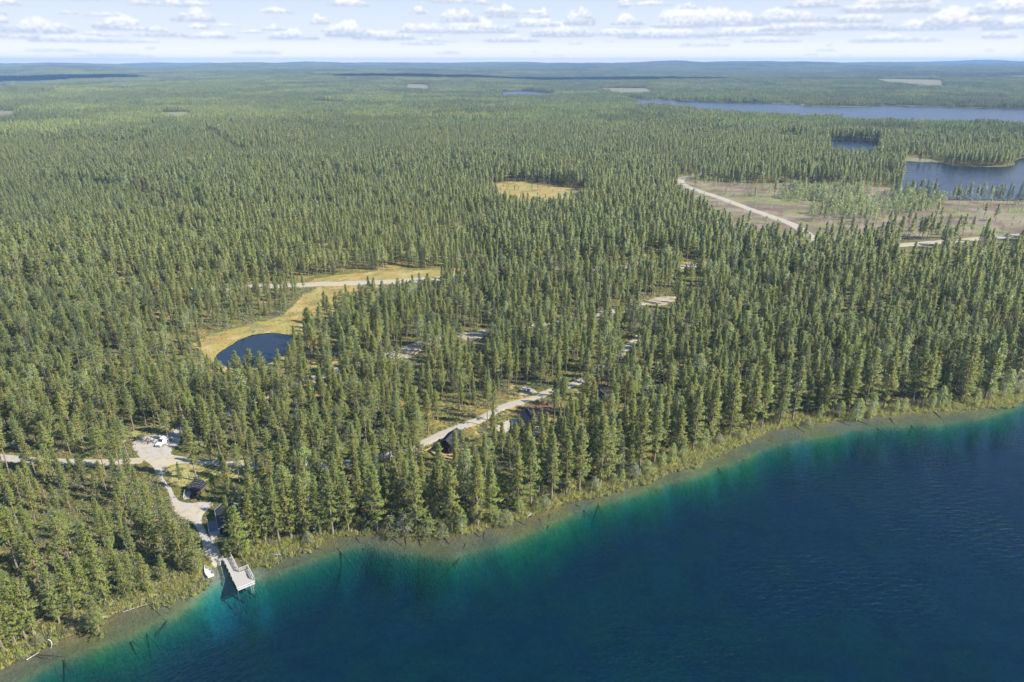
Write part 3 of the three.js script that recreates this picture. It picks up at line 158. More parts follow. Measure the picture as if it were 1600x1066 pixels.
function curve(pts, step, wobble = 0, seed = 0, closed = false) {  // a smooth line through points, evenly spaced
  const c = new THREE.CatmullRomCurve3(pts.map((p) => new THREE.Vector3(p[0], 0, p[1])), closed, 'centripetal');
  const n = Math.max(4, Math.round(c.getLength() / step)), out = [];
  c.arcLengthDivisions = n * 3;
  for (let i = 0; i < n + (closed ? 0 : 1); i++) { const p = c.getPointAt(i / n), w = wobble; out.push([p.x + w * (fbm(p.x * 0.5 / Math.max(step, 0.5), p.z * 0.5 / Math.max(step, 0.5), 3, seed) - 0.5) * 2, p.z + w * (fbm(p.x * 0.5 / Math.max(step, 0.5) + 50, p.z * 0.5 / Math.max(step, 0.5), 3, seed + 5) - 0.5) * 2]); }
  return out;
}
function bounds(poly) { let a = 1e9, b = -1e9, c = 1e9, d = -1e9; for (const [x, z] of poly) { a = Math.min(a, x); b = Math.max(b, x); c = Math.min(c, z); d = Math.max(d, z); } return [a, b, c, d]; }
function region(poly) { const b = bounds(poly); return (x, z) => x >= b[0] && x <= b[1] && z >= b[2] && z <= b[3] && inPoly(poly, x, z); }

// ------------------------------------------------------------------ the lay of the land
const shoreLine = curve(SHORE, 1.4, 0.9, 31);
const shelfLine = curve(SHELF, 2.5, 1.2, 41);
const around = [[420, -245], [700, -150], [900, 150], [900, 500], [-300, 500], [-220, 200], [-160, 0]];
const lakePoly = [...shoreLine, ...around], inLake = region(lakePoly);
const shelfPoly = [[-300, 500], [-130, 0], ...shelfLine, [300, -225], [420, -230], [700, -140], [900, 150], [900, 500]], inDeep = region(shelfPoly);
const pondLine = curve(POND, 1.0, 0.35, 51, true), inPond = region(pondLine);
const shoreRuler = shoreLine.filter((_, i) => i % 2 === 0);
function toShore(x, z) { return (inLake(x, z) ? -1 : 1) * nearest(shoreRuler, x, z)[0]; }   // metres inland, negative over water
const near = (x, z) => x > -135 && x < 300 && z > -260 && z < -60;
function hills(x, z) {
  const d = Math.hypot(x, z); if (z > -1400) return 0;
  let flat = 1;   // level ground round the far lakes
  for (const l of [LAKE_LONG, LAKE_THIN, LAKE_EDGE]) flat *= inPoly(l, x, z) ? 0 : smooth(30, 550, nearest(l, x, z, true)[0]);
  const a = Math.atan2(x, -z), n = fbm(a * 9 + 3, d / 2600, 4, 201), m = fbm(x / 1500, z / 1100, 3, 230);
  return flat * (smooth(1500, 3200, d) * (m - 0.42) * 58 + smooth(3000, 10500, d) * (64 + a * 24 + (n - 0.5) * 84 + (fbm(x / 900, z / 700, 3, 240) - 0.5) * 34 * smooth(4500, 7000, d)) + smooth(2600, 3400, d) * smooth(5200, 4000, d) * 16 * smooth(-0.55, -0.25, a) * smooth(0.1, -0.08, a));
}
function landY(x, z) {
  let y = 1 + (fbm(x / 7, z / 7, 2, 300) - 0.5) * 0.22;
  if (near(x, z)) { const s = toShore(x, z); y = s > 0 ? Math.min(y, 0.02 + s * 0.17 + s * s * 0.008) : -0.02 + s * 0.7 - 0.4 * smooth(0, -1.5, s); }
  else if (inLake(x, z)) y = -14;
  return y + hills(x, z);
}
function axis(lo, hi, step, far0, far1) { const v = []; for (let x = lo; x <= hi; x += step) v.push(x); let s = step, x = v[v.length - 1]; while (x < far1) { s *= 1.16; s = Math.min(s, 260); x += s; v.push(x); } s = step; x = v[0]; while (x > far0) { s *= 1.16; s = Math.min(s, 260); x -= s; v.unshift(x); } return v; }

// forest floor: moss, lichen, dwarf shrubs and litter; a tile 24 m wide, tinted per place
const floorTex = texture(1024, (u, v) => {
  const a = fbm(u * 24, v * 24, 5, 11, 24), b = fbm(u * 60, v * 60, 3, 12, 60), c = fbm(u * 7, v * 7, 4, 13, 7), f = vnoise(u * 420, v * 420, 14, 420);
  let o = mix3([0.62, 0.60, 0.30], [1.0, 0.86, 0.56], smooth(0.4, 0.62, a));
  o = mix3(o, [0.34, 0.33, 0.14], smooth(0.5, 0.68, b) * 0.9);
  o = mix3(o, [0.50, 0.36, 0.22], smooth(0.55, 0.75, c) * 0.55);
  const k = 0.72 + 0.56 * f; return [o[0] * k, o[1] * k, o[2] * k];
});
const floorBump = texture(512, (u, v) => { const h = fbm(u * 40, v * 40, 4, 21, 40); return [h, h, h]; }, false);
const groundMat = new THREE.MeshStandardMaterial({ map: floorTex, bumpMap: floorBump, bumpScale: 0.16, vertexColors: true, roughness: 1 });
function floorTint(x, z, s) {
  const a = fbm(x / 15, z / 15, 3, 400), b = fbm(x / 5, z / 5, 3, 410);
  let c = mix3([0.189, 0.198, 0.0473], [0.344, 0.284, 0.112], smooth(0.42, 0.62, a));     // moss to pale lichen heath
  c = mix3(c, [0.129, 0.133, 0.043], smooth(0.48, 0.66, b) * 0.7);                     // dwarf shrub patches
  c = mix3(c, [0.361, 0.31, 0.206], smooth(0.64, 0.74, fbm(x / 9 + 30, z / 9, 3, 420)) * 0.8); // bare sand
  s += (fbm(x / 2.5, z / 2.5, 2, 440) - 0.5) * 6; if (s < 7) c = mix3(c, [0.258, 0.258, 0.0516], smooth(7, 2, s) * 0.75);                // sedge and grass on the bank
  c = mix3(c, [0.09, 0.105, 0.035], smooth(0.44, 0.6, fbm(x / 60 + 5, z / 60, 3, 430)) * 0.6);   // darker green tone in broad noise patches
  return c;
}
{
  const X = axis(-150, 262, 0.95, -12500, 12500), Z = axis(-330, -62, 0.95, -13800, 3500), nx = X.length, nz = Z.length;
  const pos = new Float32Array(nx * nz * 3), col = new Float32Array(nx * nz * 3), uv = new Float32Array(nx * nz * 2), keep = new Uint8Array(nx * nz), idx = [];
  for (let j = 0; j < nz; j++) for (let i = 0; i < nx; i++) {
    const x = X[i], z = Z[j], q = j * nx + i, s = near(x, z) ? toShore(x, z) : inLake(x, z) ? -99 : 99;
    let y = landY(x, z); if (inPond(x, z)) y -= 0.7;
    pos.set([x, y, z], q * 3); uv.set([x / 24, z / 24], q * 2); col.set(floorTint(x, z, s), q * 3); keep[q] = s > -2.5 ? 1 : 0;
  }
  for (let j = 0; j < nz - 1; j++) for (let i = 0; i < nx - 1; i++) { const a = j * nx + i, b = a + 1, c = a + nx, d = c + 1; if (keep[a] || keep[b] || keep[c] || keep[d]) idx.push(a, c, b, b, c, d); }
  const g = new THREE.BufferGeometry(); g.setAttribute('position', new THREE.BufferAttribute(pos, 3)); g.setAttribute('color', new THREE.BufferAttribute(col, 3)); g.setAttribute('uv', new THREE.BufferAttribute(uv, 2)); g.setIndex(idx); g.computeVertexNormals();
  const m = add(new THREE.Mesh(g, groundMat), 'ground'); m.receiveShadow = true; struct(m, 'mossy forest floor running out to the low hills', 'ground');
}

// a thin sheet of other ground inside an outline, laid over the land
function sheet(name, poly, step, lift, material, label, category, tint, hole, tile = 12) {
  const b = bounds(poly), inside = region(poly), inHole = hole && region(hole), ok = (x, z) => inside(x, z) && !(hole && inHole(x, z));
  const nx = Math.ceil((b[1] - b[0]) / step) + 2, nz = Math.ceil((b[3] - b[2]) / step) + 2, pos = [], uv = [], col = [], idx = [], id = new Map(), flag = new Uint8Array(nx * nz);
  for (let j = 0; j < nz; j++) for (let i = 0; i < nx; i++) flag[j * nx + i] = ok(b[0] + (i - 0.5) * step, b[2] + (j - 0.5) * step) ? 1 : 0;
  const vert = (i, j) => {
    const q = j * nx + i; if (id.has(q)) return id.get(q);
    let x = b[0] + (i - 0.5) * step, z = b[2] + (j - 0.5) * step;
    if (!flag[q]) { let n = nearest(poly, x, z, true); if (hole) { const m = nearest(hole, x, z, true); if (m[0] < n[0]) n = m; } x = n[1]; z = n[2]; }
    const y = typeof lift === 'function' ? lift(x, z) : landY(x, z) + (flag[q] ? lift : lift * 0.25), k = pos.length / 3;
    pos.push(x, y, z); uv.push(x / tile, z / tile); col.push(...(tint ? tint(x, z) : [1, 1, 1])); id.set(q, k); return k;
  };
  for (let j = 0; j < nz - 1; j++) for (let i = 0; i < nx - 1; i++) if (flag[j * nx + i] || flag[j * nx + i + 1] || flag[(j + 1) * nx + i] || flag[(j + 1) * nx + i + 1]) { const a = vert(i, j), c = vert(i, j + 1), d = vert(i + 1, j), e = vert(i + 1, j + 1); idx.push(a, c, d, d, c, e); }
  const g = new THREE.BufferGeometry(); g.setAttribute('position', new THREE.Float32BufferAttribute(pos, 3)); g.setAttribute('uv', new THREE.Float32BufferAttribute(uv, 2)); g.setAttribute('color', new THREE.Float32BufferAttribute(col, 3)); g.setIndex(idx); g.computeVertexNormals();
  const m = add(new THREE.Mesh(g, material), name); m.receiveShadow = true; struct(m, label, category); return m;
}
const gravelTex = texture(512, (u, v) => { const a = fbm(u * 14, v * 14, 4, 61, 14), f = vnoise(u * 230, v * 230, 62, 230), g = vnoise(u * 110, v * 110, 63, 110), k = 0.74 + 0.2 * a + 0.2 * f + 0.12 * g; const c = mix3([1, 0.97, 0.92], [0.86, 0.77, 0.64], smooth(0.45, 0.7, a)); return [c[0] * k * 0.9, c[1] * k * 0.9, c[2] * k * 0.9]; });
const gravelMat = new THREE.MeshStandardMaterial({ map: gravelTex, vertexColors: true, roughness: 1 });
const heathTex = texture(512, (u, v) => { const a = fbm(u * 16, v * 16, 5, 71, 16), f = vnoise(u * 200, v * 200, 72, 200), g = fbm(u * 50, v * 50, 3, 73, 50), k = (0.55 + 0.5 * a + 0.3 * f) * (0.75 + 0.5 * g); return [k * 0.9, k * 0.9, k * 0.88]; });
const heathMat = new THREE.MeshStandardMaterial({ map: heathTex, bumpMap: floorBump, bumpScale: 0.2, vertexColors: true, roughness: 1 });
const gravelTint = (x, z) => mix3([0.371, 0.356, 0.332], [0.41, 0.361, 0.273], smooth(0.45, 0.65, fbm(x / 6, z / 6, 3, 500)));
function road(name, line, width, lift, label, tint = gravelTint) {
  const c = curve(line, 2.2, 0.25, 520), pos = [], uv = [], col = [], idx = [], k = [-1, -0.82, -0.45, 0, 0.45, 0.82, 1], verge = [0.24, 0.23, 0.09];
  let run = 0;
  c.forEach((p, i) => {
    const a = c[Math.max(0, i - 1)], b = c[Math.min(c.length - 1, i + 1)], l = Math.hypot(b[0] - a[0], b[1] - a[1]) || 1, nx = -(b[1] - a[1]) / l, nz = (b[0] - a[0]) / l; if (i) run += Math.hypot(p[0] - c[i - 1][0], p[1] - c[i - 1][1]);
    k.forEach((t, j) => { const w = width / 2 * t * (1 + (Math.abs(t) === 1 ? (vnoise(run / 3, j * 7, 530) - 0.5) * 0.5 : 0)), x = p[0] + nx * w, z = p[1] + nz * w, base = landY(x, z); pos.push(x, base + lift + [-0.15, 0.02, 0.04, 0.07, 0.04, 0.02, -0.15][j], z); uv.push(x / 12, z / 12); col.push(...mix3(tint(x, z), verge, [0.75, 0.25, 0, 0.3, 0, 0.25, 0.75][j] * (0.4 + 1.2 * vnoise(run / 5, j * 9, 535)) * 0.8)); });
    if (i) for (let j = 0; j < 6; j++) { const q = (i - 1) * 7 + j; idx.push(q, q + 1, q + 7, q + 1, q + 8, q + 7); }
  });
  const g = new THREE.BufferGeometry(); g.setAttribute('position', new THREE.Float32BufferAttribute(pos, 3)); g.setAttribute('uv', new THREE.Float32BufferAttribute(uv, 2)); g.setAttribute('color', new THREE.Float32BufferAttribute(col, 3)); g.setIndex(idx); g.computeVertexNormals();
  const m = add(new THREE.Mesh(g, gravelMat), name); m.receiveShadow = true; struct(m, label, 'road');
}
const bogTint = (x, z) => { const a = fbm(x / 10, z / 6, 4, 540), b = fbm(x / 3.5, z / 3.5, 3, 545); let c = mix3([0.365, 0.258, 0.07], [0.29, 0.245, 0.06], smooth(0.4, 0.6, a)); c = mix3(c, [0.31, 0.175, 0.048], smooth(0.52, 0.66, b) * 0.75); c = mix3(c, [0.15, 0.15, 0.05], smooth(0.56, 0.68, fbm(x / 4 + 60, z / 3, 3, 549)) * 0.7); return mix3(c, [0.40, 0.32, 0.14], smooth(0.58, 0.72, fbm(x / 6 + 20, z / 4, 3, 548)) * 0.8); };
const mireTint = (x, z) => mix3([0.22, 0.19, 0.10], [0.17, 0.16, 0.08], smooth(0.4, 0.6, fbm(x / 40, z / 40, 3, 547)));
const brownTint = (x, z) => mix3([0.213, 0.123, 0.0656], [0.164, 0.0902, 0.0451], fbm(x / 2, z / 2, 3, 550));
const clearTint = (x, z) => { const a = fbm(x / 14, z / 9, 4, 560), b = fbm(x / 6, z / 4, 3, 565); let c = mix3([0.15, 0.115, 0.075], [0.25, 0.198, 0.135], smooth(0.4, 0.62, a)); c = mix3(c, [0.15, 0.07, 0.045], smooth(0.54, 0.68, b) * 0.6); return mix3(c, [0.19, 0.20, 0.06], smooth(0.5, 0.66, fbm(x / 20 + 9, z / 12, 3, 570)) * 0.8); };   // slash, heather, humus
const meadowTint = (x, z) => mix3([0.279, 0.271, 0.0574], [0.328, 0.279, 0.107], smooth(0.4, 0.65, fbm(x / 5, z / 4, 3, 580)));
const sandTint = (x, z) => mix3([0.377, 0.328, 0.246], [0.295, 0.246, 0.164], smooth(0.4, 0.65, fbm(x / 3, z / 3, 3, 590)));
sheet('gravel_yard', curve(LANDING, 1, 0.3, 600, true), 0.8, 0.09, gravelMat, 'pale gravel parking area and track down to the jetty', 'gravel', gravelTint);
road('forest_road', ROAD_B, 3.3, 0.06, 'gravel road behind the left grove to the parking area');
road('forest_road', ROAD_C, 3.9, 0.065, 'gravel road past the new dark cabins among the pines');
road('forest_road', ROAD_D, 5.2, 0.075, 'wide sandy road through the pines above the cabins');
road('forest_road', ROAD_E, 7.6, 0.085, 'straight pale main road crossing behind the bog and pond');
road('forest_road', ROAD_F, 8.5, 0.10, 'pale road bending through the brown felled clearing');
sheet('bog_meadow', curve(BOG_POND, 1.5, 3.2, 610, true), 1.6, 0.06, heathMat, 'yellow open bog around the dark pond', 'bog', bogTint, pondLine);
sheet('bog_meadow', curve(BOG_ROAD, 2, 3.5, 612, true), 2.5, 0.06, heathMat, 'narrow yellow bog strip just beyond the main road', 'bog', bogTint);
sheet('bog_meadow', curve(BOG_FAR, 3, 9, 614, true), 3.5, 0.10, heathMat, 'small ochre bog opening in the middle of the forest', 'bog', bogTint);
sheet('felled_clearing', curve(CLEARCUT, 6, 5, 616, true), 4, 0.06, heathMat, 'brown felled clearing beside the curving pale road', 'clearing', clearTint);
FIELDS.forEach((f, i) => sheet('open_mire', curve(f, 8, 14, 620 + i, true), 12, 0.6, heathMat, ['long pale mire far beyond the long lake', 'tiny pale mire near the horizon', 'small mire opening in the upper left forest', 'pale mire at the left frame edge', 'brownish mire left of the long lake', 'yellow reed marsh on the far bank of the bay', 'small yellow clearing above the round lake', 'faint mire strip below the far ridge'][i], 'mire', mireTint));
sheet('bare_soil', curve(SOIL, 1.2, 0.5, 640, true), 1.1, 0.075, heathMat, 'orange brown bare soil beside the second cabin', 'soil', brownTint);
sheet('bare_soil', curve(SOIL2, 1.2, 0.5, 641, true), 1.3, 0.075, heathMat, 'brown soil under thin pines right of the road', 'soil', brownTint);
sheet('gravel_yard', curve(YARD, 1.2, 0.4, 642, true), 1.0, 0.11, gravelMat, 'small grey gravel yard left of the second cabin', 'gravel', gravelTint);
sheet('sandy_lot', curve(SANDLOT, 1.2, 0.6, 643, true), 1.2, 0.13, gravelMat, 'sandy turning place at the end of the upper road', 'sand', sandTint);
sheet('sandy_lot', curve(SANDLOT2, 1.2, 0.6, 644, true), 1.2, 0.13, gravelMat, 'sandy pull-out on the upper road above the cabins', 'sand', sandTint);
sheet('sandy_lot', curve(SANDLOT3, 1.2, 0.6, 648, true), 1.2, 0.13, gravelMat, 'sandy pitch on the upper road left of its turning place', 'sand', sandTint);
sheet('sandy_lot', curve(SANDLOT4, 1.2, 0.6, 649, true), 1.2, 0.13, gravelMat, 'pale pitch on the upper road right of the pond', 'sand', sandTint);
sheet('sandy_lot', curve(SANDLOT5, 1.2, 0.6, 655, true), 1.2, 0.12, gravelMat, 'small sandy patch under the waste bins', 'sand', sandTint);
sheet('meadow', curve(MEADOW, 1.2, 0.6, 645, true), 1.0, 0.07, heathMat, 'yellow green grass strip behind the parked car', 'grass', meadowTint);
sheet('meadow', curve(ISLAND, 1.2, 0.4, 646, true), 0.9, 0.07, heathMat, 'grassy island between parking area and the small hut', 'grass', meadowTint);
sheet('sandy_bank', curve(SANDBANK, 1.2, 0.8, 647, true), 0.8, 0.05, heathMat, 'bare sandy bank under the left grove pines', 'sand', sandTint);

// ------------------------------------------------------------------ water
const rippleTex = (n, waves, lo, hi, wind, seed) => {
  const R = rng(seed), w = []; for (let i = 0; i < waves; i++) { const k = lo + (hi - lo) * Math.pow(R(), 1.3), a = wind + (R() + R() + R() - 1.5) * 0.9; w.push([Math.round(k * Math.cos(a)), Math.round(k * Math.sin(a)), R() * 6.283, 1 / Math.pow(k / lo, 0.9)]); }
  const S = w.reduce((s, q) => s + q[3], 0) * 0.5;
  return texture(n, (u, v) => { let h = 0; for (const q of w) h += q[3] * Math.sin(6.28318 * (q[0] * u + q[1] * v) + q[2]); h = clamp(0.5 + 0.5 * (h / S) * (0.45 + 1.3 * smooth(0.3, 0.72, fbm(u * 5, v * 5, 3, seed + 3, 5)))); return [h, h, h]; }, false);
};
const ripples = rippleTex(1024, 60, 40, 190, 1.25, 91);   // a tile of 94 m: waves of 0.5 to 2.4 m in patches of stronger and weaker wind
const waterPane = new THREE.MeshPhysicalMaterial({ color: 0xffffff, roughness: 0.13, transmission: 1, thickness: 0, ior: 1.333, bumpMap: ripples, bumpScale: 0.13 });
const waterBody = new THREE.MeshPhysicalMaterial({ color: 0xffffff, roughness: 0, transmission: 1, thickness: 10, ior: 1.333, attenuationColor: lin(0.02, 0.50, 0.73), attenuationDistance: 10, transparent: true, opacity: 0 });
{
  const lake = new THREE.Group(); add(lake, 'lake'); struct(lake, 'deep blue clear lake with rippled surface', 'lake');
  const g = new THREE.PlaneGeometry(1150, 880, 1, 1); g.rotateX(-Math.PI / 2); g.translate(280, 0, 40);
  const p = g.attributes.position, u = g.attributes.uv; for (let i = 0; i < p.count; i++) u.setXY(i, p.getX(i) / 94, p.getZ(i) / 94);
  const top = part('water_surface', g, waterPane, lake); top.castShadow = false;
  const body = part('water_depth', box(1150, 13.9, 880, 280, -6.99, 40), waterBody, lake); body.castShadow = false;
  // lake bed: sediment on the shelf, paler silt on the slope
  const step = 1.0, x0 = -130, x1 = 300, z0 = -250, z1 = -40, nx = Math.round((x1 - x0) / step) + 1, nz = Math.round((z1 - z0) / step) + 1, pos = [], col = [], uv = [], idx = [], keep = [];
  for (let j = 0; j < nz; j++) for (let i = 0; i < nx; i++) {
    const x = x0 + i * step, z = z0 + j * step, s = toShore(x, z), e = nearest(shelfLine, x, z)[0], deep = inDeep(x, z), n = fbm(x / 9, z / 9, 3, 700), m = fbm(x / 3, z / 3, 3, 710);
    let depth = s > 0 ? -s * 0.05 + 0.4 : deep ? 0.6 + e * 1.7 * (0.7 + 0.6 * n) : 0.06 + 0.5 * (-s / (-s + e + 0.01));
    depth = depth < 7 ? depth : 7 + 2.4 * (1 - Math.exp(-(depth - 7) / 2.4));
    depth += (m - 0.5) * 0.12;
    pos.push(x, -depth, z); uv.push(x / 12, z / 12); keep.push(s < 4);
    let c = mix3([0.125, 0.092, 0.028], [0.094, 0.076, 0.040], smooth(0.36, 0.66, n)); c = mix3(c, [0.06, 0.048, 0.024], smooth(0.54, 0.72, fbm(x / 6, z / 4, 4, 720)) * 0.5);   // brown sediment, grey silt, peat mud and weed
    c = mix3(c, [0.19, 0.165, 0.105], clamp(smooth(9, 3, Math.hypot(x + 58, z + 111) + (m - 0.5) * 8) * 0.8 + smooth(0.64, 0.74, fbm(x / 12 + 70, z / 12, 3, 730)) * 0.15));               // bare sand round the jetty
    col.push(...c);
  }
  for (let j = 0; j < nz - 1; j++) for (let i = 0; i < nx - 1; i++) { const a = j * nx + i, b = a + 1, c = a + nx, d = c + 1; if (keep[a] || keep[b] || keep[c] || keep[d]) idx.push(a, c, b, b, c, d); }
  const bg = new THREE.BufferGeometry(); bg.setAttribute('position', new THREE.Float32BufferAttribute(pos, 3)); bg.setAttribute('uv', new THREE.Float32BufferAttribute(uv, 2)); bg.setAttribute('color', new THREE.Float32BufferAttribute(col, 3)); bg.setIndex(idx); bg.computeVertexNormals();
  const bed = add(new THREE.Mesh(bg, heathMat), 'lake_bed'); bed.receiveShadow = true; struct(bed, 'olive and sandy lake bed seen through the shallows', 'lake bed');
  const fg = new THREE.PlaneGeometry(1150, 880); fg.rotateX(-Math.PI / 2); fg.translate(280, -10.2, 40);
  const deepBed = part('deep_bed', fg, mat([0.105, 0.082, 0.037], 1), bed); deepBed.castShadow = false;
}
const tarn = (c, r, bs) => new THREE.MeshPhysicalMaterial({ color: lin(...c), roughness: r, ior: 1.333, bumpMap: ripples, bumpScale: bs });
const pondMat = tarn([0.008, 0.014, 0.022], 0.03, 0.01), lakeMat = tarn([0.008, 0.014, 0.022], 0.25, 0.09);
sheet('pond', pondLine, 1.2, () => 0.86, pondMat, 'dark round pond mirroring the sky in the yellow bog', 'pond', null, null, 94);
sheet('lake', curve(LAKE_BAY, 6, 3, 650, true), 9, (x, z) => 1.28, lakeMat, 'blue lake bay behind the felled clearing', 'lake', null, null, 94);
sheet('lake', curve(LAKE_SMALL, 5, 2, 651, true), 7, () => 1.28, lakeMat, 'small lake half hidden by forest above the bay', 'lake', null, null, 94);
sheet('lake', curve(LAKE_LONG, 10, 5, 652, true), 20, (x, z) => landY(x, z) + 0.6, lakeMat, 'long pale blue lake across the upper right', 'lake', null, null, 94);
sheet('lake', curve(LAKE_THIN, 10, 5, 653, true), 25, (x, z) => landY(x, z) + 1.5, lakeMat, 'thin sliver of lake near the centre horizon', 'lake', null, null, 94);
sheet('lake', curve(LAKE_EDGE, 12, 5, 654, true), 30, (x, z) => landY(x, z) + 2, lakeMat, 'sliver of lake at the left edge below the ridge', 'lake', null, null, 94);
// ------------------------------------------------------------------ trees
class Leaves {   // small faces collected into one crown
  constructor() { this.p = []; this.c = []; this.n = []; }
  tri(a, b, c, col, ax = 0, az = 0) {   // faces turned outwards, their normals eased towards the crown's own roundness
    const u = [b[0] - a[0], b[1] - a[1], b[2] - a[2]], v = [c[0] - a[0], c[1] - a[1], c[2] - a[2]], n = [u[1] * v[2] - u[2] * v[1], u[2] * v[0] - u[0] * v[2], u[0] * v[1] - u[1] * v[0]], l = Math.hypot(...n) || 1;
    const ox = (a[0] + b[0] + c[0]) / 3 - ax, oz = (a[2] + b[2] + c[2]) / 3 - az, r = Math.hypot(ox, oz) + 0.25, o = [0.7 * ox / r, 0.85, 0.7 * oz / r], f = n[0] * o[0] + n[1] * o[1] + n[2] * o[2] < 0 ? -1 : 1;
    this.p.push(...a, ...(f < 0 ? c : b), ...(f < 0 ? b : c)); const m = [0, 1, 2].map((k) => 0.4 * f * n[k] / l + 0.8 * o[k]), q = Math.hypot(...m);
    for (let i = 0; i < 3; i++) { this.c.push(...col); this.n.push(m[0] / q, m[1] / q, m[2] / q); }
  }
  spray(p, dir, len, wid, n, spread, col, R) {
    for (let i = 0; i < n; i++) {
      const d = [dir[0] + (R() - 0.5) * spread, dir[1] + (R() - 0.5) * spread, dir[2] + (R() - 0.5) * spread], l = Math.hypot(...d) || 1; d.forEach((_, k) => (d[k] /= l));
      const s = [R() - 0.5, R() - 0.5, R() - 0.5], t = s[0] * d[0] + s[1] * d[1] + s[2] * d[2]; for (let k = 0; k < 3; k++) s[k] -= t * d[k]; const m = (wid * (0.6 + 0.8 * R())) / 2 / (Math.hypot(...s) || 1), L = len * (0.65 + 0.7 * R()), f = 0.8 + 0.4 * R();
      this.tri([p[0] - s[0] * m, p[1] - s[1] * m, p[2] - s[2] * m], [p[0] + s[0] * m, p[1] + s[1] * m, p[2] + s[2] * m], [p[0] + d[0] * L, p[1] + d[1] * L, p[2] + d[2] * L], [col[0] * f, col[1] * f, col[2] * f]);
    }
  }
  build() { const g = new THREE.BufferGeometry(); g.setAttribute('position', new THREE.Float32BufferAttribute(this.p, 3)); g.setAttribute('color', new THREE.Float32BufferAttribute(this.c, 3)); g.setAttribute('normal', new THREE.Float32BufferAttribute(this.n, 3)); return g; }
}
function tint(g, fn) { const p = g.attributes.position, c = new Float32Array(p.count * 3); for (let i = 0; i < p.count; i++) c.set(fn(p.getX(i), p.getY(i), p.getZ(i)), i * 3); g.setAttribute('color', new THREE.BufferAttribute(c, 3)); return g; }
const bare = (g) => { g = g.index ? g.toNonIndexed() : g; for (const k of Object.keys(g.attributes)) if (!['position', 'color', 'normal'].includes(k)) g.deleteAttribute(k); return g; };
const pineBark = (h) => (x, y) => mix3([0.19, 0.155, 0.13], [0.27, 0.175, 0.11], smooth(0.25 * h, 0.6 * h, y));
function trunkOf(h, r, bend, R, seg, colour, limbs = []) {
  const n = 4, gs = []; let a = [0, -0.4, 0], ra = r * 1.15; const bx = (R() - 0.5) * bend, bz = (R() - 0.5) * bend;
  for (let i = 1; i <= n; i++) { const t = i / n, b = [bx * Math.sin(t * 2.2), h * t, bz * Math.sin(t * 1.7)], rb = r * (1 - 0.9 * t); gs.push(bar(a, b, ra, rb, seg)); a = b; ra = rb; }
  for (const l of limbs) gs.push(bar(l[0], l[1], l[2], l[2] * 0.3, 3));
  return tint(bare(mergeGeometries(gs.map(bare))), colour);
}
const NEEDLE = [0.206, 0.246, 0.043];
function pine(seed, h, base, rad, whorlGap, perWhorl, tufts, sprayN, size, seg, pal = NEEDLE, limbTo = 1, round = 0.66) {
  const R = rng(seed), L = new Leaves(), limbs = [], y0 = h * base;
  const lean = (R() - 0.5) * 0.5, side = [0, 1, 2, 3, 4].map(() => 0.7 + 0.55 * R()), gaps = [0, 1, 2, 3, 4, 5, 6].map(() => (R() < 0.3 ? 0.6 : 1)); let turn = R() * 6;
  for (let y = y0; y < h - 0.25; y += whorlGap * (0.8 + 0.4 * R())) {
    const t = (y - y0) / (h - y0), prof = rad * 1.1 * Math.min(1, 0.55 + 1.7 * t) * Math.pow(1 - t, round);
    const n = Math.max(3, Math.round(perWhorl * (0.8 + 0.4 * R()) * (t > 0.85 ? 0.8 : 1))); turn += 0.9;
    for (let k = 0; k < n; k++) {
      if ((t < 0.3 && R() < 0.4) || R() < 0.1) continue;
      const az = turn + (k + R() * 0.7) / n * 6.283, len = Math.max(0.25, prof * (0.55 + 0.7 * R()) * side[Math.floor(az / 1.2566) % 5] * gaps[Math.floor(t * 6.99)]), rise = lerp(-0.05, 0.75, t) + (R() - 0.5) * 0.3, ca = Math.cos(az), sa = Math.sin(az);
      const end = [ca * len, y + rise * len, sa * len];
      if (limbTo && t < 0.75) limbs.push([[0, y, 0], end, 0.025 + 0.01 * len]);
      const f = 0.82 + 0.36 * R(), warm = R() < 0.2 ? 1.12 : 1, col = [pal[0] * f * warm, pal[1] * f, pal[2] * f];
      const m = Math.max(1, Math.round(tufts * (0.45 + 0.75 * len / rad)));
      for (let q = 0; q < m; q++) {
        const u = 0.3 + 0.7 * (q + R()) / m, side = (R() - 0.5) * len * 0.55 * u;
        L.spray([ca * len * u - sa * side, y + rise * len * u + (R() - 0.4) * 0.22 * size, sa * len * u + ca * side], [ca * 0.7 - sa * side * 0.4, 0.55 + rise * 0.4, sa * 0.7 + ca * side * 0.4], 0.40 * size, 0.135 * size, sprayN, 1.5, col, R);
      }
    }
  }
  L.spray([0, h - 0.3, 0], [lean * 0.3, 1, 0], 0.6 * size, 0.14 * size, sprayN * 3, 0.7, pal, R);
  return { crown: L.build(), trunk: trunkOf(h * 0.98, 0.012 * h + 0.02, 0.5, R, seg, pineBark(h), limbs), h };
}
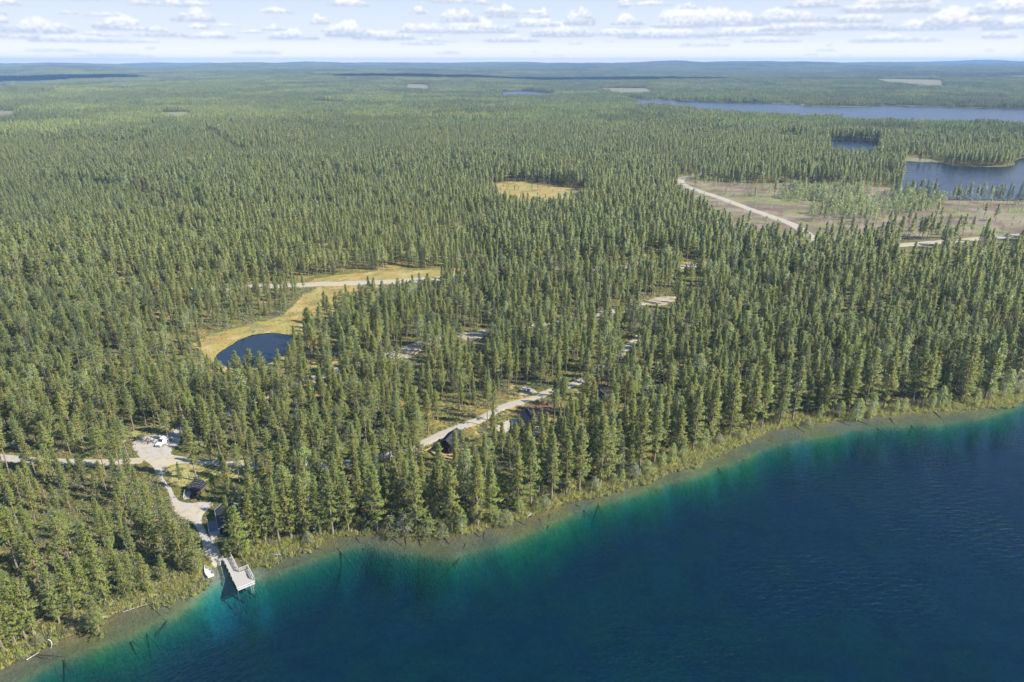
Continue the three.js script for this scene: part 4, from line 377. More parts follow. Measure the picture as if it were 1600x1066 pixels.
function spruce(seed, h, rad, gap, per, tufts, n, size) {
  const R = rng(seed), L = new Leaves(), pal = [0.075, 0.11, 0.036];
  for (let y = h * 0.06; y < h - 0.2; y += gap) { const t = y / h, len0 = rad * (1 - t) * (0.85 + 0.3 * R()) + 0.12, m = Math.max(4, Math.round(per * (1 - t * 0.5)));
    for (let k = 0; k < m; k++) { const az = (k + R()) / m * 6.283, len = len0 * (0.8 + 0.4 * R()), ca = Math.cos(az), sa = Math.sin(az), f = 0.8 + 0.4 * R(); for (let q = 0; q < tufts; q++) { const u = 0.25 + 0.75 * (q + R()) / tufts; L.spray([ca * len * u, y - 0.25 * len * u, sa * len * u], [ca, -0.25, sa], 0.42 * size, 0.2 * size, n, 0.9, [pal[0] * f, pal[1] * f, pal[2] * f], R); } } }
  L.spray([0, h - 0.4, 0], [0, 1, 0], 0.6, 0.14, 6, 0.4, pal, R);
  return { crown: L.build(), trunk: trunkOf(h * 0.98, 0.012 * h, 0.1, R, 5, () => [0.13, 0.11, 0.09]), h };
}
function leafy(seed, h, rad, base, clumps, n, size, pal, bark, stems) {   // birch and willow: limbs that end in leaf clumps
  const R = rng(seed), L = new Leaves(), limbs = [], gs = [];
  const stemAt = []; for (let s = 0; s < stems; s++) { const a = s / stems * 6.283 + R(), o = stems > 1 ? rad * 0.55 : 0; stemAt.push([Math.cos(a) * o, Math.sin(a) * o]); }
  for (const [sx, sz] of stemAt) gs.push(bar([sx * 0.12, -0.3, sz * 0.12], [sx, h * (stems > 1 ? 0.75 : 0.94), sz], 0.011 * h + 0.02, 0.012, 5));
  for (let k = 0; k < clumps; k++) {
    const t = base + (1 - base) * Math.pow(R(), 0.85), y = t * h, v = (t - base) / (1 - base), prof = rad * Math.pow(Math.sin(Math.PI * Math.min(1, 0.16 + 0.84 * v * 0.98)), 0.75) * (stems > 1 ? Math.sqrt(1 - v * 0.6) : 1), az = R() * 6.283, r = prof * Math.sqrt(0.25 + 0.75 * R()), st = stemAt[Math.floor(R() * stems)], ca = Math.cos(az), sa = Math.sin(az);
    const p = [ca * r + st[0] * 0.25, y, sa * r + st[1] * 0.25], f = 0.75 + 0.5 * R(); if (R() < 0.25) limbs.push([[st[0] * t, y * 0.8, st[1] * t], p, 0.02]);
    for (let q = 0; q < n; q++) L.spray([p[0] + (R() - 0.5) * 0.7 * size, p[1] + (R() - 0.5) * 0.6 * size, p[2] + (R() - 0.5) * 0.7 * size], [ca * 0.5, 0.3, sa * 0.5], 0.26 * size, 0.22 * size, 1, 2.2, [pal[0] * f, pal[1] * f, pal[2] * f], R);
  }
  for (const l of limbs) gs.push(bar(l[0], l[1], l[2], l[2] * 0.4, 3));
  return { crown: L.build(), trunk: tint(bare(mergeGeometries(gs.map(bare))), bark), h };
}
const leafMat = (c) => new THREE.MeshPhysicalMaterial({ color: lin(...c), vertexColors: true, roughness: 0.97, side: THREE.DoubleSide, transmission: 0.5, thickness: 0 });
const needleMats = [[1, 1, 1], [1.1, 1.04, 0.92], [0.9, 0.96, 1.0], [1.04, 1.08, 0.9]].map(leafMat);
const barkMat = new THREE.MeshStandardMaterial({ vertexColors: true, roughness: 0.95 });
const HI = []; for (let i = 0; i < 12; i++) HI.push(pine(1000 + i, 15, [0.3, 0.4, 0.24, 0.46, 0.35, 0.28, 0.5, 0.36, 0.3, 0.42, 0.33, 0.26][i], [2.1, 1.95, 2.25, 2.25, 1.75, 2.15, 2.35, 1.85, 2.3, 2.05, 1.7, 2.05][i], 0.42, 5.6, 10, 5, 1.0, 6, NEEDLE, 1, [0.68, 0.6, 0.75, 0.5, 0.7, 0.64, 0.46, 0.7, 0.66, 0.55, 0.72, 0.78][i]));
const LOW = []; for (let i = 0; i < 4; i++) LOW.push(pine(1050 + i, 13, [0.12, 0.16, 0.1, 0.2][i], [2.05, 1.85, 2.25, 1.95][i], 0.42, 5.6, 10, 5, 1.0, 6));   // fully branched pines of open ground and shore
const MID = []; for (let i = 0; i < 6; i++) MID.push(pine(1100 + i, 15, [0.32, 0.38, 0.26, 0.42, 0.35, 0.3][i], [1.8, 1.6, 1.9, 1.7, 1.55, 1.9][i], 0.7, 5.4, 4.4, 4, 2.05, 4, NEEDLE, 0));
const DEAD = [pine(1190, 12, 0.25, 1.2, 0.5, 4, 1.2, 2, 0.7, 5, [0.16, 0.14, 0.12])];   // grey, nearly bare
const SPR = [spruce(1200, 15, 2.2, 0.42, 9, 4, 3, 1.0), spruce(1201, 12, 1.9, 0.42, 9, 4, 3, 1.0)];
const BIRCH_BARK = (x, y) => (hash(Math.floor(y * 6), Math.floor(x * 20), 3) < 0.2 ? [0.12, 0.11, 0.1] : [0.58, 0.56, 0.52]), WILLOW_BARK = () => [0.2, 0.17, 0.13];
const BIR = [0, 1, 2].map((i) => leafy(1300 + i, 10, [1.9, 1.6, 2.2][i], 0.14, 170, 9, 1.0, [0.22, 0.27, 0.05], BIRCH_BARK, 1));
const WIL = [0, 1, 2].map((i) => leafy(1320 + i, 4, [2.0, 1.7, 2.3][i], 0.03, 110, 10, 0.8, [[0.19, 0.225, 0.085], [0.21, 0.23, 0.12], [0.19, 0.24, 0.055]][i], WILLOW_BARK, 6));
const whole = (t) => { const a = bare(t.trunk.clone()), b = bare(t.crown.clone()), g = mergeGeometries([a, b], true); return g; };
function tree(name, proto, x, z, h, wide, turn, matIndex, label, category, grp, y = landY(x, z)) {
  const g = group(name, x, y - 0.05, z, turn, label, category, grp), s = h / proto.h; g.scale.set(s * wide, s, s * wide);
  part('trunk', proto.trunk, barkMat, g); part('crown', proto.crown, needleMats[matIndex % 4], g); return g;
}

// where no tree stands
const clearings = CLEAR.map((p) => region(p)), bogIn = region(BOG_POND), bogRoadIn = region(BOG_ROAD), bogFarIn = region(BOG_FAR), cutIn = region(CLEARCUT), thickIn = region(THICKET);
const watersIn = [LAKE_BAY, LAKE_SMALL, LAKE_LONG, LAKE_THIN, LAKE_EDGE].map((p) => region(p)), fieldsIn = FIELDS.map((p) => region(p)), yardsIn = [LANDING, SOIL, YARD, SANDLOT, SANDLOT2, SANDLOT3, SANDLOT4, SANDLOT5].map((p) => region(p));
const roads = [[ROAD_B, 1.8], [ROAD_C, 1.9], [ROAD_D, 2.5], [ROAD_E, 5.5], [ROAD_F, 5.5]].map(([l, w]) => [curve(l, 6), w, bounds(l)]);
const onRoad = (x, z) => roads.some(([l, w, b]) => x > b[0] - w && x < b[1] + w && z > b[2] - w && z < b[3] + w && nearest(l, x, z)[0] < w);
const huts = [[-78.4, -143, 4], [-65.3, -130, 4.6], [-69, -128.5, 2.6], [-16.8, -163.4, 4.8], [-21, -161.5, 2.5], [5.4, -175.2, 4.8], [47.5, -206, 4.5], [27, -187, 4.5], [-98, -166.5, 4], [4.6, -198.8, 2.5], [-137, -163, 3]];
const built = (x, z) => huts.some(([a, b, r]) => (x - a) ** 2 + (z - b) ** 2 < r * r);
const blocked = (x, z) => built(x, z) || clearings.some((f) => f(x, z)) || watersIn.some((f) => f(x, z)) || fieldsIn.some((f) => f(x, z)) || yardsIn.some((f) => f(x, z)) || onRoad(x, z);
function stand(x, z) {   // a patch of even-aged forest: [height, spacing factor, tint]
  const wx = x + (fbm(x / 60, z / 60, 2, 810) - 0.5) * 90, wz = z + (fbm(x / 60 + 40, z / 60, 2, 820) - 0.5) * 90, S = 150, i = Math.floor(wx / S), j = Math.floor(wz / S);
  let best = 1e9, id = 0; for (let a = -1; a < 2; a++) for (let b = -1; b < 2; b++) { const px = (i + a + hash(i + a, j + b, 5)) * S, pz = (j + b + hash(i + a, j + b, 6)) * S, d = (px - wx) ** 2 + (pz - wz) ** 2; if (d < best) { best = d; id = hash(i + a, j + b, 7); } }
  return [9.6 + 4.8 * id, 1.12 - 0.25 * hash(Math.floor(id * 1e6), 3, 8), hash(Math.floor(id * 1e6), 9, 8)];
}
const grove = region([[-150, -70], [-92, -88], [-66, -112], [-70, -128], [-95, -150], [-112, -160], [-165, -166]]);
const seen = (x, z, m = 1.1) => z < -58 && Math.abs(x) < (37.8 - z * 0.926) * 0.75 * m + 6;
const trees = [];   // [x, z, height, kind, turn, wide, tint]
{
  const R = rng(4242), S = 3.8;
  for (const [x, z, h] of KEYPINES) trees.push([x, z, h, toShore(x, z) < 14 && near(x, z) ? 'low' : 'hi', R() * 6.28, (x === KEYPINES[0][0] ? 1.3 : 0.9) + 0.25 * R(), R(), true]);
  const key = KEYPINES.map((k) => [k[0], k[1]]);
  for (let j = -300; j < -14; j++) for (let i = -262; i < 262; i++) {
    const x = (i + 0.5 + (j & 1) * 0.5 + (R() - 0.5) * 0.85) * S, z = (j + 0.5 + (R() - 0.5) * 0.85) * S, r1 = R(), r2 = R(), r3 = R(), r4 = R(), r5 = R();
    if (!seen(x, z)) continue;
    const d = Math.hypot(x, z); if (d > 1120) continue;
    const nr = near(x, z), s = nr ? toShore(x, z) : inLake(x, z) ? -9 : 99;
    if (s < 2.2) continue;
    const [sh, sp, st] = stand(x, z), inGrove = grove(x, z);
    let slim = 1, keep = (sp > 1.05 ? 0.84 : 0.97), h = sh * (0.7 + 0.5 * r2), kind = d > 340 ? 'mid' : 'hi';
    if (inGrove) { keep = z < -136 ? 0.82 : 0.66; h = 7.5 + 5.5 * r2; kind = r3 < 0.3 ? 'low' : 'hi'; slim = 0.86; }
    else if (d < 340) { h = (10.2 + 4.6 * r2) * (r3 < 0.12 ? 0.68 : 1); keep = 0.98 - 0.42 * smooth(0.54, 0.68, fbm(x / 16, z / 16, 2, 840)); if (s < 12) kind = 'low'; }
    if (d >= 340) keep *= 1 - 0.75 * smooth(0.62, 0.7, fbm(x / 40, z / 40, 3, 845));
    if (bogIn(x, z) || bogRoadIn(x, z)) { const e = Math.min(nearest(BOG_POND, x, z, true)[0], nearest(BOG_ROAD, x, z, true)[0]); const west = x < -104 || z < -262; keep = e < 3 ? 0.45 : e < 9 ? (west ? 0.24 : 0.06) : 0.012; h = 2.5 + 4 * r2; if (bogRoadIn(x, z)) keep = Math.max(keep, 0.05); if (kind === 'hi') kind = 'low'; }
    else if (d > 200 && d < 420) { const e = nearest(BOG_POND, x, z, true)[0]; if (e < 22 && x < -90) { h = 5 + 6 * r2 * smooth(0, 22, e) + 2; keep = 0.75; } }
    if (bogFarIn(x, z)) { keep = 0.06; h = 2.5 + 4 * r2; }
    if (cutIn(x, z)) { keep = 0.012; h = 9 + 4 * r2; }
    if (r1 > keep || blocked(x, z)) continue;
    if (d < 300 && key.some(([a, b]) => (a - x) ** 2 + (b - z) ** 2 < 6.5)) continue;
    if (r4 < 0.035 && d < 700) kind = 'spruce'; else if (r4 > 0.972 && !inGrove) kind = 'birch'; else if (r4 > 0.962 && d < 700) kind = 'dead';
    trees.push([x, z, h, kind, r5 * 6.28, (0.82 + 0.36 * r3) * slim, st * 0.6 + 0.4 * r3]);
  }
  // thin line of pines between the clearing and the bay
  const line = curve([LAKE_BAY[12], LAKE_BAY[13], LAKE_BAY[14], LAKE_BAY[15], LAKE_BAY[16]], 2.6);
  for (const p of line) { if (R() < 0.12) continue; trees.push([p[0] + (R() - 0.5) * 4, p[1] + 3 + R() * 5, 8 + 7 * R(), R() < 0.25 ? 'birch' : R() < 0.2 ? 'spruce' : 'mid', R() * 6, 0.8 + 0.3 * R(), R()]); }
}
// the 300 that show largest stand as single pines; the rest of the forest is one mass
const pines = trees.filter((t) => t[3] === 'hi' || t[3] === 'low').sort((a, b) => (b[7] ? 1 : 0) - (a[7] ? 1 : 0) || b[2] / Math.hypot(b[0], b[1], 100) - a[2] / Math.hypot(a[0], a[1], 100));
const inFrame = (t) => { const dp = 100 * 0.378 - t[1] * 0.926; return Math.abs(t[0]) < dp * 0.76 && t[1] < -84; };
const singles = new Set(pines.filter(inFrame).slice(0, 296));
const jettyAlong = nearest(shoreLine, -61, -118)[3];
{
  const rows = [];
  for (const t of singles) { const s = near(t[0], t[1]) ? toShore(t[0], t[1]) : 99; t.s = s; t.along = nearest(shoreLine, t[0], t[1])[3] - jettyAlong; rows.push(t); }
  const marks = [[-78, -143, 11], [-65, -130, 11], [-17, -163.4, 13], [5.4, -175, 12]], lone = rows.find((t) => t[0] === KEYPINES[0][0] && t[1] === KEYPINES[0][1]), bushy = rows.find((t) => t[0] === KEYPINES[2][0] && t[1] === KEYPINES[2][1]), seenAt = {};
  for (const t of rows) { t.mark = marks.findIndex(([a, b, q]) => Math.hypot(t[0] - a, t[1] - b) < q); const m = marks[t.mark]; t.gap = m ? Math.hypot(t[0] - m[0], t[1] - m[1]) : 0; t.row = Math.min(9, Math.floor(Math.min(t.s, 98) / 6.5)); }
  for (const right of [true, false]) for (let k = 0; k < 10; k++) rows.filter((t) => t.mark < 0 && t !== lone && t !== bushy && (t.along > 1) === right && t.row === k).sort((a, b) => (right ? a.along - b.along : b.along - a.along) || a.s - b.s).forEach((t, i) => (t.rank = i + 1));
  rows.sort((a, b) => a.gap - b.gap);
  const nth = (n) => n + (n % 100 > 10 && n % 100 < 14 ? 'th' : ['th', 'st', 'nd', 'rd'][n % 10] ?? 'th');
  let k = 0;
  for (const t of rows) {
    const [x, z, h, kind, turn, wide] = t; let label, grp;
    const by = (x0, z0, what, where) => { const k = 'by' + what; seenAt[k] = (seenAt[k] ?? 0) + 1; grp = `pines around the ${where}`; return `pine beside the ${what}, ${nth(seenAt[k])} nearest to it`; };
    const row = ['first', 'second', 'third', 'fourth', 'fifth', 'sixth', 'seventh', 'eighth', 'ninth', 'tenth'][t.row];
    if (t === lone) label = 'wide pine alone on the grassy bank right of the jetty';
    else if (t === bushy) label = 'big bushy pine on the grass between parking gravel and hut';
    else if (t.mark === 0) label = by(0, 0, 'six-sided log hut', 'hut');
    else if (t.mark === 1) label = by(0, 0, 'dark cabin with the railed terrace', 'terrace cabin');
    else if (t.mark === 2) label = by(0, 0, 'black cabin with the plank pile', 'plank pile cabin');
    else if (t.mark === 3) label = by(0, 0, 'black cabin below the bare soil', 'bare soil cabin');
    else if (t.along > 1) { label = `pine in the ${row} row back from the water, ${nth(t.rank)} rightwards from the jetty`; grp = `pines of the ${row} row behind the shore`; }
    else { label = `pine in the ${row} row back from the left bank, ${nth(t.rank)} leftwards from the boat`; grp = `pines of the ${row} row behind the left bank`; }
    const set = kind === 'low' ? LOW : HI, i = k++ % set.length; tree('pine_tree', set[i], x, z, h, wide, turn, Math.floor(t[6] * 4), label, 'pine tree', grp);
  }
}
function mass(name, list, label, category) {   // [[prototype geometry, materials, [[x, y, z, scale, wide, turn, colour]...]]...]
  const g = new THREE.Group(); add(g, name); stuff(g, label, category);
  const M = new THREE.Matrix4(), q = new THREE.Quaternion(), up = new THREE.Vector3(0, 1, 0), v = new THREE.Vector3(), s = new THREE.Vector3(), c = new THREE.Color(), lean = new THREE.Quaternion(), tip = new THREE.Euler();
  list.forEach(([geo, mats, at, nm]) => {
    if (!at.length) return; const m = new THREE.InstancedMesh(geo, mats, at.length); m.name = nm ?? 'trees'; m.castShadow = m.receiveShadow = true;
    at.forEach((t, i) => { m.setMatrixAt(i, M.compose(v.set(t[0], t[1], t[2]), q.setFromAxisAngle(up, t[5]).premultiply(lean.setFromEuler(tip.set((hash(i, 3, 31) - 0.5) * 0.09, 0, (hash(i, 4, 31) - 0.5) * 0.09))), s.set(t[3] * t[4], t[3], t[3] * t[4]))); m.setColorAt(i, c.setRGB(...t[6])); });
    g.add(m);
  });
  return g;
}
const tintOf = (t) => { const k = 0.78 + 0.16 * t[6] + 0.32 * hash(Math.floor(t[0] * 7), Math.floor(t[1] * 7), 4), w = t[6] - 0.5; return [k * (1 + 0.16 * w), k * (1 + 0.04 * w), k * (1 - 0.12 * w)]; };
{
  const rest = trees.filter((t) => !singles.has(t)), sets = { hi: HI, low: LOW, mid: MID, spruce: SPR, birch: BIR, dead: DEAD }, list = [];
  for (const [kind, protos] of Object.entries(sets)) protos.forEach((p, i) => { const at = rest.filter((t, n) => t[3] === kind && n % protos.length === i).map((t) => [t[0], landY(t[0], t[1]) - 0.05, t[1], t[2] / p.h, t[5] * (kind === 'mid' ? 1.05 : 1), t[4], tintOf(t)]); list.push([whole(p), [barkMat, needleMats[kind === 'birch' ? 0 : i % 4]], at, kind === 'birch' ? 'birches' : kind === 'spruce' ? 'spruces' : 'pines']); });
  mass('pine_forest', list, 'pine forest stretching behind the shore trees to the clearing', 'forest');
  console.log('trees', trees.length, 'singles', singles.size);
}
// far forest: tiles of small pines set out over the plain and the hills
function tile(seed, size, n, layers, per, hgt) {
  const R = rng(seed), L = new Leaves(), T = [];
  const m = Math.round(Math.sqrt(n));
  for (let a = 0; a < m; a++) for (let b = 0; b < m; b++) {
    const x = ((a + R()) / m - 0.5) * size, z = ((b + R()) / m - 0.5) * size, h = hgt * (0.75 + 0.5 * R()), r = (0.11 + 0.03 * R()) * h, f = 0.62 + 0.55 * R();
    for (let l = 0; l < layers; l++) { const t = l / layers, y = h * (0.3 + 0.66 * t), rr = r * (1 - t * 0.75) * (0.8 + 0.4 * R()), dy = h * 0.9 / layers;
      for (let k = 0; k < per; k++) { const az = (k + R()) / per * 6.283, w = 4.2 / per, g = f * (0.8 + 0.4 * R()); L.tri([x + (R() - 0.5) * 0.3, Math.min(h, y + dy * 0.9), z + (R() - 0.5) * 0.3], [x + Math.cos(az - w) * rr, y - dy * 0.3 * R(), z + Math.sin(az - w) * rr], [x + Math.cos(az + w) * rr, y - dy * 0.3 * R(), z + Math.sin(az + w) * rr], [NEEDLE[0] * g, NEEDLE[1] * g, NEEDLE[2] * g], x, z); } }
  }
  return L.build();
}
{
  const T1 = [0, 1, 2, 3, 4].map((i) => tile(1500 + i, 30, 49, 4, 5, 13.5)), T2 = [0, 1, 2].map((i) => tile(1520 + i, 70, 220, 2, 4, 14)), A1 = T1.map(() => []), A2 = T2.map(() => []), R = rng(99);
  const kin = (x, z, st) => { const k = 0.7 + 0.48 * st, c = tintOf([x, z, 0, 0, 0, 0, hash(Math.floor(st * 1e6), 2, 12)]); return [c[0] * k, c[1] * k, c[2] * k]; };   // stands differ in age and kind
  const free = (x, z, e) => { for (const p of watersIn) if (p(x, z)) return false; for (const p of fieldsIn) if (p(x, z)) return false; if (e) for (const [dx, dz] of [[e, 0], [-e, 0], [0, e], [0, -e]]) for (const p of watersIn) if (p(x + dx, z + dz)) return false; return true; };
  for (let z = -1000; z > -4300; z -= 26) for (let x = -3900; x < 3900; x += 26) {
    const px = x + (R() - 0.5) * 12, pz = z + (R() - 0.5) * 12, r = R(), tn = Math.floor(R() * 4) * 1.5708 + R(); const d = Math.hypot(px, pz);
    if (Math.abs(px) > -pz * 0.84 + 40 || d < 1122 || d > 4300 || !free(px, pz, 13)) continue;
    const [sh, , st] = stand(px, pz), thin = fbm(px / 90, pz / 90, 3, 860); if (r > 0.995 - 0.35 * smooth(0.62, 0.72, thin)) continue;
    A1[Math.floor(r * 1e4) % 5].push([px, landY(px, pz) - 0.1, pz, sh / 14 * (0.94 + 0.12 * R()), 1, tn, kin(px, pz, st)]);
  }
  for (let z = -4000; z > -13500; z -= 62) for (let x = -11500; x < 11500; x += 62) {
    const px = x + (R() - 0.5) * 30, pz = z + (R() - 0.5) * 30, r = R(), d = Math.hypot(px, pz); if (Math.abs(px) > -pz * 0.84 || d < 4300 || d > 13500 || !free(px, pz, 25)) continue;
    const st = fbm(px / 500, pz / 350, 3, 870); if (r < 0.25 * smooth(0.6, 0.7, st)) continue;
    A2[Math.floor(r * 1e4) % 3].push([px, landY(px, pz) - 0.3, pz, 0.85 + 0.35 * st + 0.15 * r, 1, r * 60, kin(px, pz, stand(px / 2.2, pz / 2.2)[2])]);
  }
  mass('far_forest', [...T1.map((g, i) => [g, needleMats[i % 4], A1[i], 'pines']), ...T2.map((g, i) => [g, needleMats[i], A2[i], 'pines'])], 'hazy conifer forest reaching to the horizon hills', 'forest');
  console.log('tiles', A1.map((a) => a.length).join(), A2.map((a) => a.length).join());
}
// young birch scrub in the felled clearing
{
  const R = rng(61), SC = [0, 1].map((i) => leafy(1600 + i, 6.5, 1.0, 0.1, 40, 5, 1.5, [0.20, 0.232, 0.045], BIRCH_BARK, 1)), at = [[], []], loose = [[], []], b = bounds(CLEARCUT);
  for (let n = 0; n < 16000; n++) { const x = lerp(b[0], b[1], R()), z = lerp(b[2], b[3], R()), r = R(), r2 = R(), r3 = R(); if (!cutIn(x, z) || onRoad(x, z)) continue; const th = thickIn(x, z); const dens = (th ? 0.05 + 0.5 * smooth(0.38, 0.64, fbm(x / 22, z / 30, 3, 880)) : 0.02 + 0.2 * smooth(0.58, 0.7, fbm(x / 30, z / 22, 3, 885))); if (r > dens) continue; const k = 0.8 + 0.4 * r2; at[n & 1].push([x, landY(x, z), z, (th ? 0.4 + 0.85 * r3 * r3 + 0.25 * r2 : 0.25 + 0.6 * r3), 1.1, r * 50, [k, k * 1.02, k * 0.95]]); }
  mass('birch_scrub', SC.map((p, i) => [whole(p), [barkMat, needleMats[3]], at[i], 'birches']), 'light green young birch scrub in the felled clearing', 'scrub');
}
// single bushes and birches along the water
{
  const nth = ['first', 'second', 'third', 'fourth', 'fifth', 'sixth', 'seventh', 'eighth', 'ninth', 'tenth', '11th', '12th', '13th', '14th', '15th', '16th', '17th', '18th', '19th', '20th', '21st', '22nd', '23rd', '24th', '25th', '26th', '27th', '28th', '29th', '30th'], count = {}; let k = 0;
  for (const [x, z, h, kind] of [...BUSHES].sort((a, b) => a[0] - b[0])) {
    const left = x < -62, key = kind + left, n = count[key] = (count[key] ?? -1) + 1, where = left ? 'along the left bank, counted from the frame edge' : 'along the shore counted from the jetty rightwards', y = landY(x, z);
    if (kind === 'spruce') tree('young_spruce', SPR[1], x, z, h, 1.1, k, 0, 'small bright young spruce at the water below the dark pines', 'spruce', undefined, y);
    else if (kind === 'birch') tree('birch_tree', BIR[k % 3], x, z, h, h < 4 ? 1.5 : 1.15, k * 1.7, 3, `light green birch, ${nth[n]} ${where}`, 'birch', 'birches at the water', y);
    else tree('willow_bush', WIL[k % 3], x, z, h, 1.0, k * 2.1, k, `grey green willow bush, ${nth[n]} ${where}`, 'bush', 'willow bushes at the water', y);
    k++;
  }
  tree('dead_pine', pine(1700, 13, 0.3, 1.5, 0.5, 4, 4, 3, 1.2, 5, [0.30, 0.13, 0.05]), DEADPINE[0], DEADPINE[1], 12, 0.95, 1, 0, 'rust brown dead pine among the green trees right of centre', 'pine tree');
}
// low growth: sedge along the water, dwarf shrubs on the forest floor
{
  const R = rng(505), tuft = (n, h, w, pal, spread) => { const L = new Leaves(); for (let i = 0; i < n; i++) { const a = R() * 6.283, r = R() * w; L.spray([Math.cos(a) * r, 0, Math.sin(a) * r], [Math.cos(a) * 0.3, 1, Math.sin(a) * 0.3], h, 0.1, 1, spread, pal, R); } return L.build(); };
  const shrub = (pal, n, w, h) => { const L = new Leaves(); for (let i = 0; i < n; i++) { const a = R() * 6.283, r = Math.sqrt(R()) * w, y = h * (1 - (r / w) ** 2) * R(); L.spray([Math.cos(a) * r, y, Math.sin(a) * r], [0, 1, 0], 0.26, 0.2, 1, 2, pal, R); } return L.build(); };
  const sedge = [tuft(16, 0.75, 0.32, [0.30, 0.31, 0.05], 0.7), tuft(14, 0.6, 0.34, [0.27, 0.30, 0.045], 0.8), tuft(12, 0.85, 0.25, [0.31, 0.28, 0.085], 0.6)];
  const low = [shrub([0.18, 0.20, 0.045], 34, 0.7, 0.55), shrub([0.23, 0.22, 0.06], 30, 0.6, 0.4), shrub([0.11, 0.135, 0.04], 34, 0.7, 0.5), shrub([0.26, 0.21, 0.085], 26, 0.6, 0.35)];
  const sa = sedge.map(() => []), la = low.map(() => []), yardFree = (x, z) => !yardsIn.some((f) => f(x, z)) && !onRoad(x, z);
  for (let n = 0; n < 26000; n++) {
    const p = shoreLine[Math.floor(R() * shoreLine.length)], x = p[0] + (R() - 0.5) * 11, z = p[1] + (R() - 0.5) * 11, r = R(), r2 = R(), s = toShore(x, z); if (!seen(x, z, 1)) continue;
    const reed = smooth(13, 4, Math.hypot(x + 50, z + 119)) + smooth(9, 3, Math.hypot(x + 67.5, z + 110)) + smooth(24, 8, Math.hypot(x - 160, z + 197)) + 0.7 * smooth(40, 10, Math.hypot(x - 40, z + 157)), out = -0.5 - 3.6 * Math.min(1, reed) * (0.5 + fbm(x / 3, z / 3, 2, 890));
    if (s < out || s > 4.6 || Math.hypot(x + 61, z + 117) < 3.2 || Math.hypot(x + 64.2, z + 115.1) < 2.3 || !yardFree(x, z)) continue; if (s < 0 && r > 0.75) continue; if (s > 2 && r > 0.55) continue;
    const k = 0.75 + 0.5 * r2; sa[n % 3].push([x, Math.max(s > 0 ? landY(x, z) : -0.25, -0.25), z, 0.65 + 0.8 * r2, 1.1, r * 40, [k, k, k]]);
  }
  for (let n = 0; n < 150000; n++) {
    const z = -80 - 250 * Math.pow(R(), 0.8), x = (z - 30) * 0.78 * (R() * 2 - 1), r = R(), r2 = R(); if (!seen(x, z, 1)) continue; const d = Math.hypot(x, z); if (d > 330) continue;
    const pt = fbm(x / 6, z / 6, 3, 895); if (r > 0.2 + 0.9 * smooth(0.42, 0.62, pt) || (near(x, z) ? toShore(x, z) : inLake(x, z) ? -1 : 9) < 1.2 || inPond(x, z) || ((bogIn(x, z) || bogRoadIn(x, z)) && r2 > 0.16) || !yardFree(x, z) || built(x, z)) continue;
    const k = 0.8 + 0.4 * r2; la[Math.floor(fbm(x / 9 + 3, z / 9, 2, 897) * 6.5 + r2) % 4].push([x, landY(x, z), z, 0.55 + 0.8 * r2, 1.05, r * 40, [k, k, k]]);
  }
  mass('shore_sedge', sedge.map((g, i) => [g, needleMats[0], sa[i], 'sedge']), 'yellow green sedge and grass fringing the water', 'sedge');
  mass('dwarf_shrubs', low.map((g, i) => [g, needleMats[0], la[i], 'shrubs']), 'low bilberry and heather cover under the pines', 'undergrowth');
  console.log('sedge', sa.map((a) => a.length).join(), 'shrubs', la.map((a) => a.length).join());
}
// ------------------------------------------------------------------ built things
const wood = (c, r = 0.85) => mat(c, r);
const greyWood = [[0.32, 0.301, 0.269], [0.358, 0.339, 0.307], [0.294, 0.275, 0.243]].map((c) => wood(c)), whiteWood = wood([0.422, 0.41, 0.384]);
const tarWood = [[0.024, 0.0224, 0.024], [0.0304, 0.028, 0.0288]].map((c) => wood(c, 0.8)), roofMat = wood([0.028, 0.0288, 0.0336], 0.9), brownWood = [[0.16, 0.104, 0.06], [0.2, 0.132, 0.076]].map((c) => wood(c)), freshWood = [[0.4, 0.272, 0.144], [0.352, 0.216, 0.104]].map((c) => wood(c));
const glass = new THREE.MeshPhysicalMaterial({ color: lin(0.02, 0.025, 0.03), roughness: 0.05 }), paleMat = wood([0.496, 0.48, 0.456]), concrete = wood([0.32, 0.312, 0.296]);
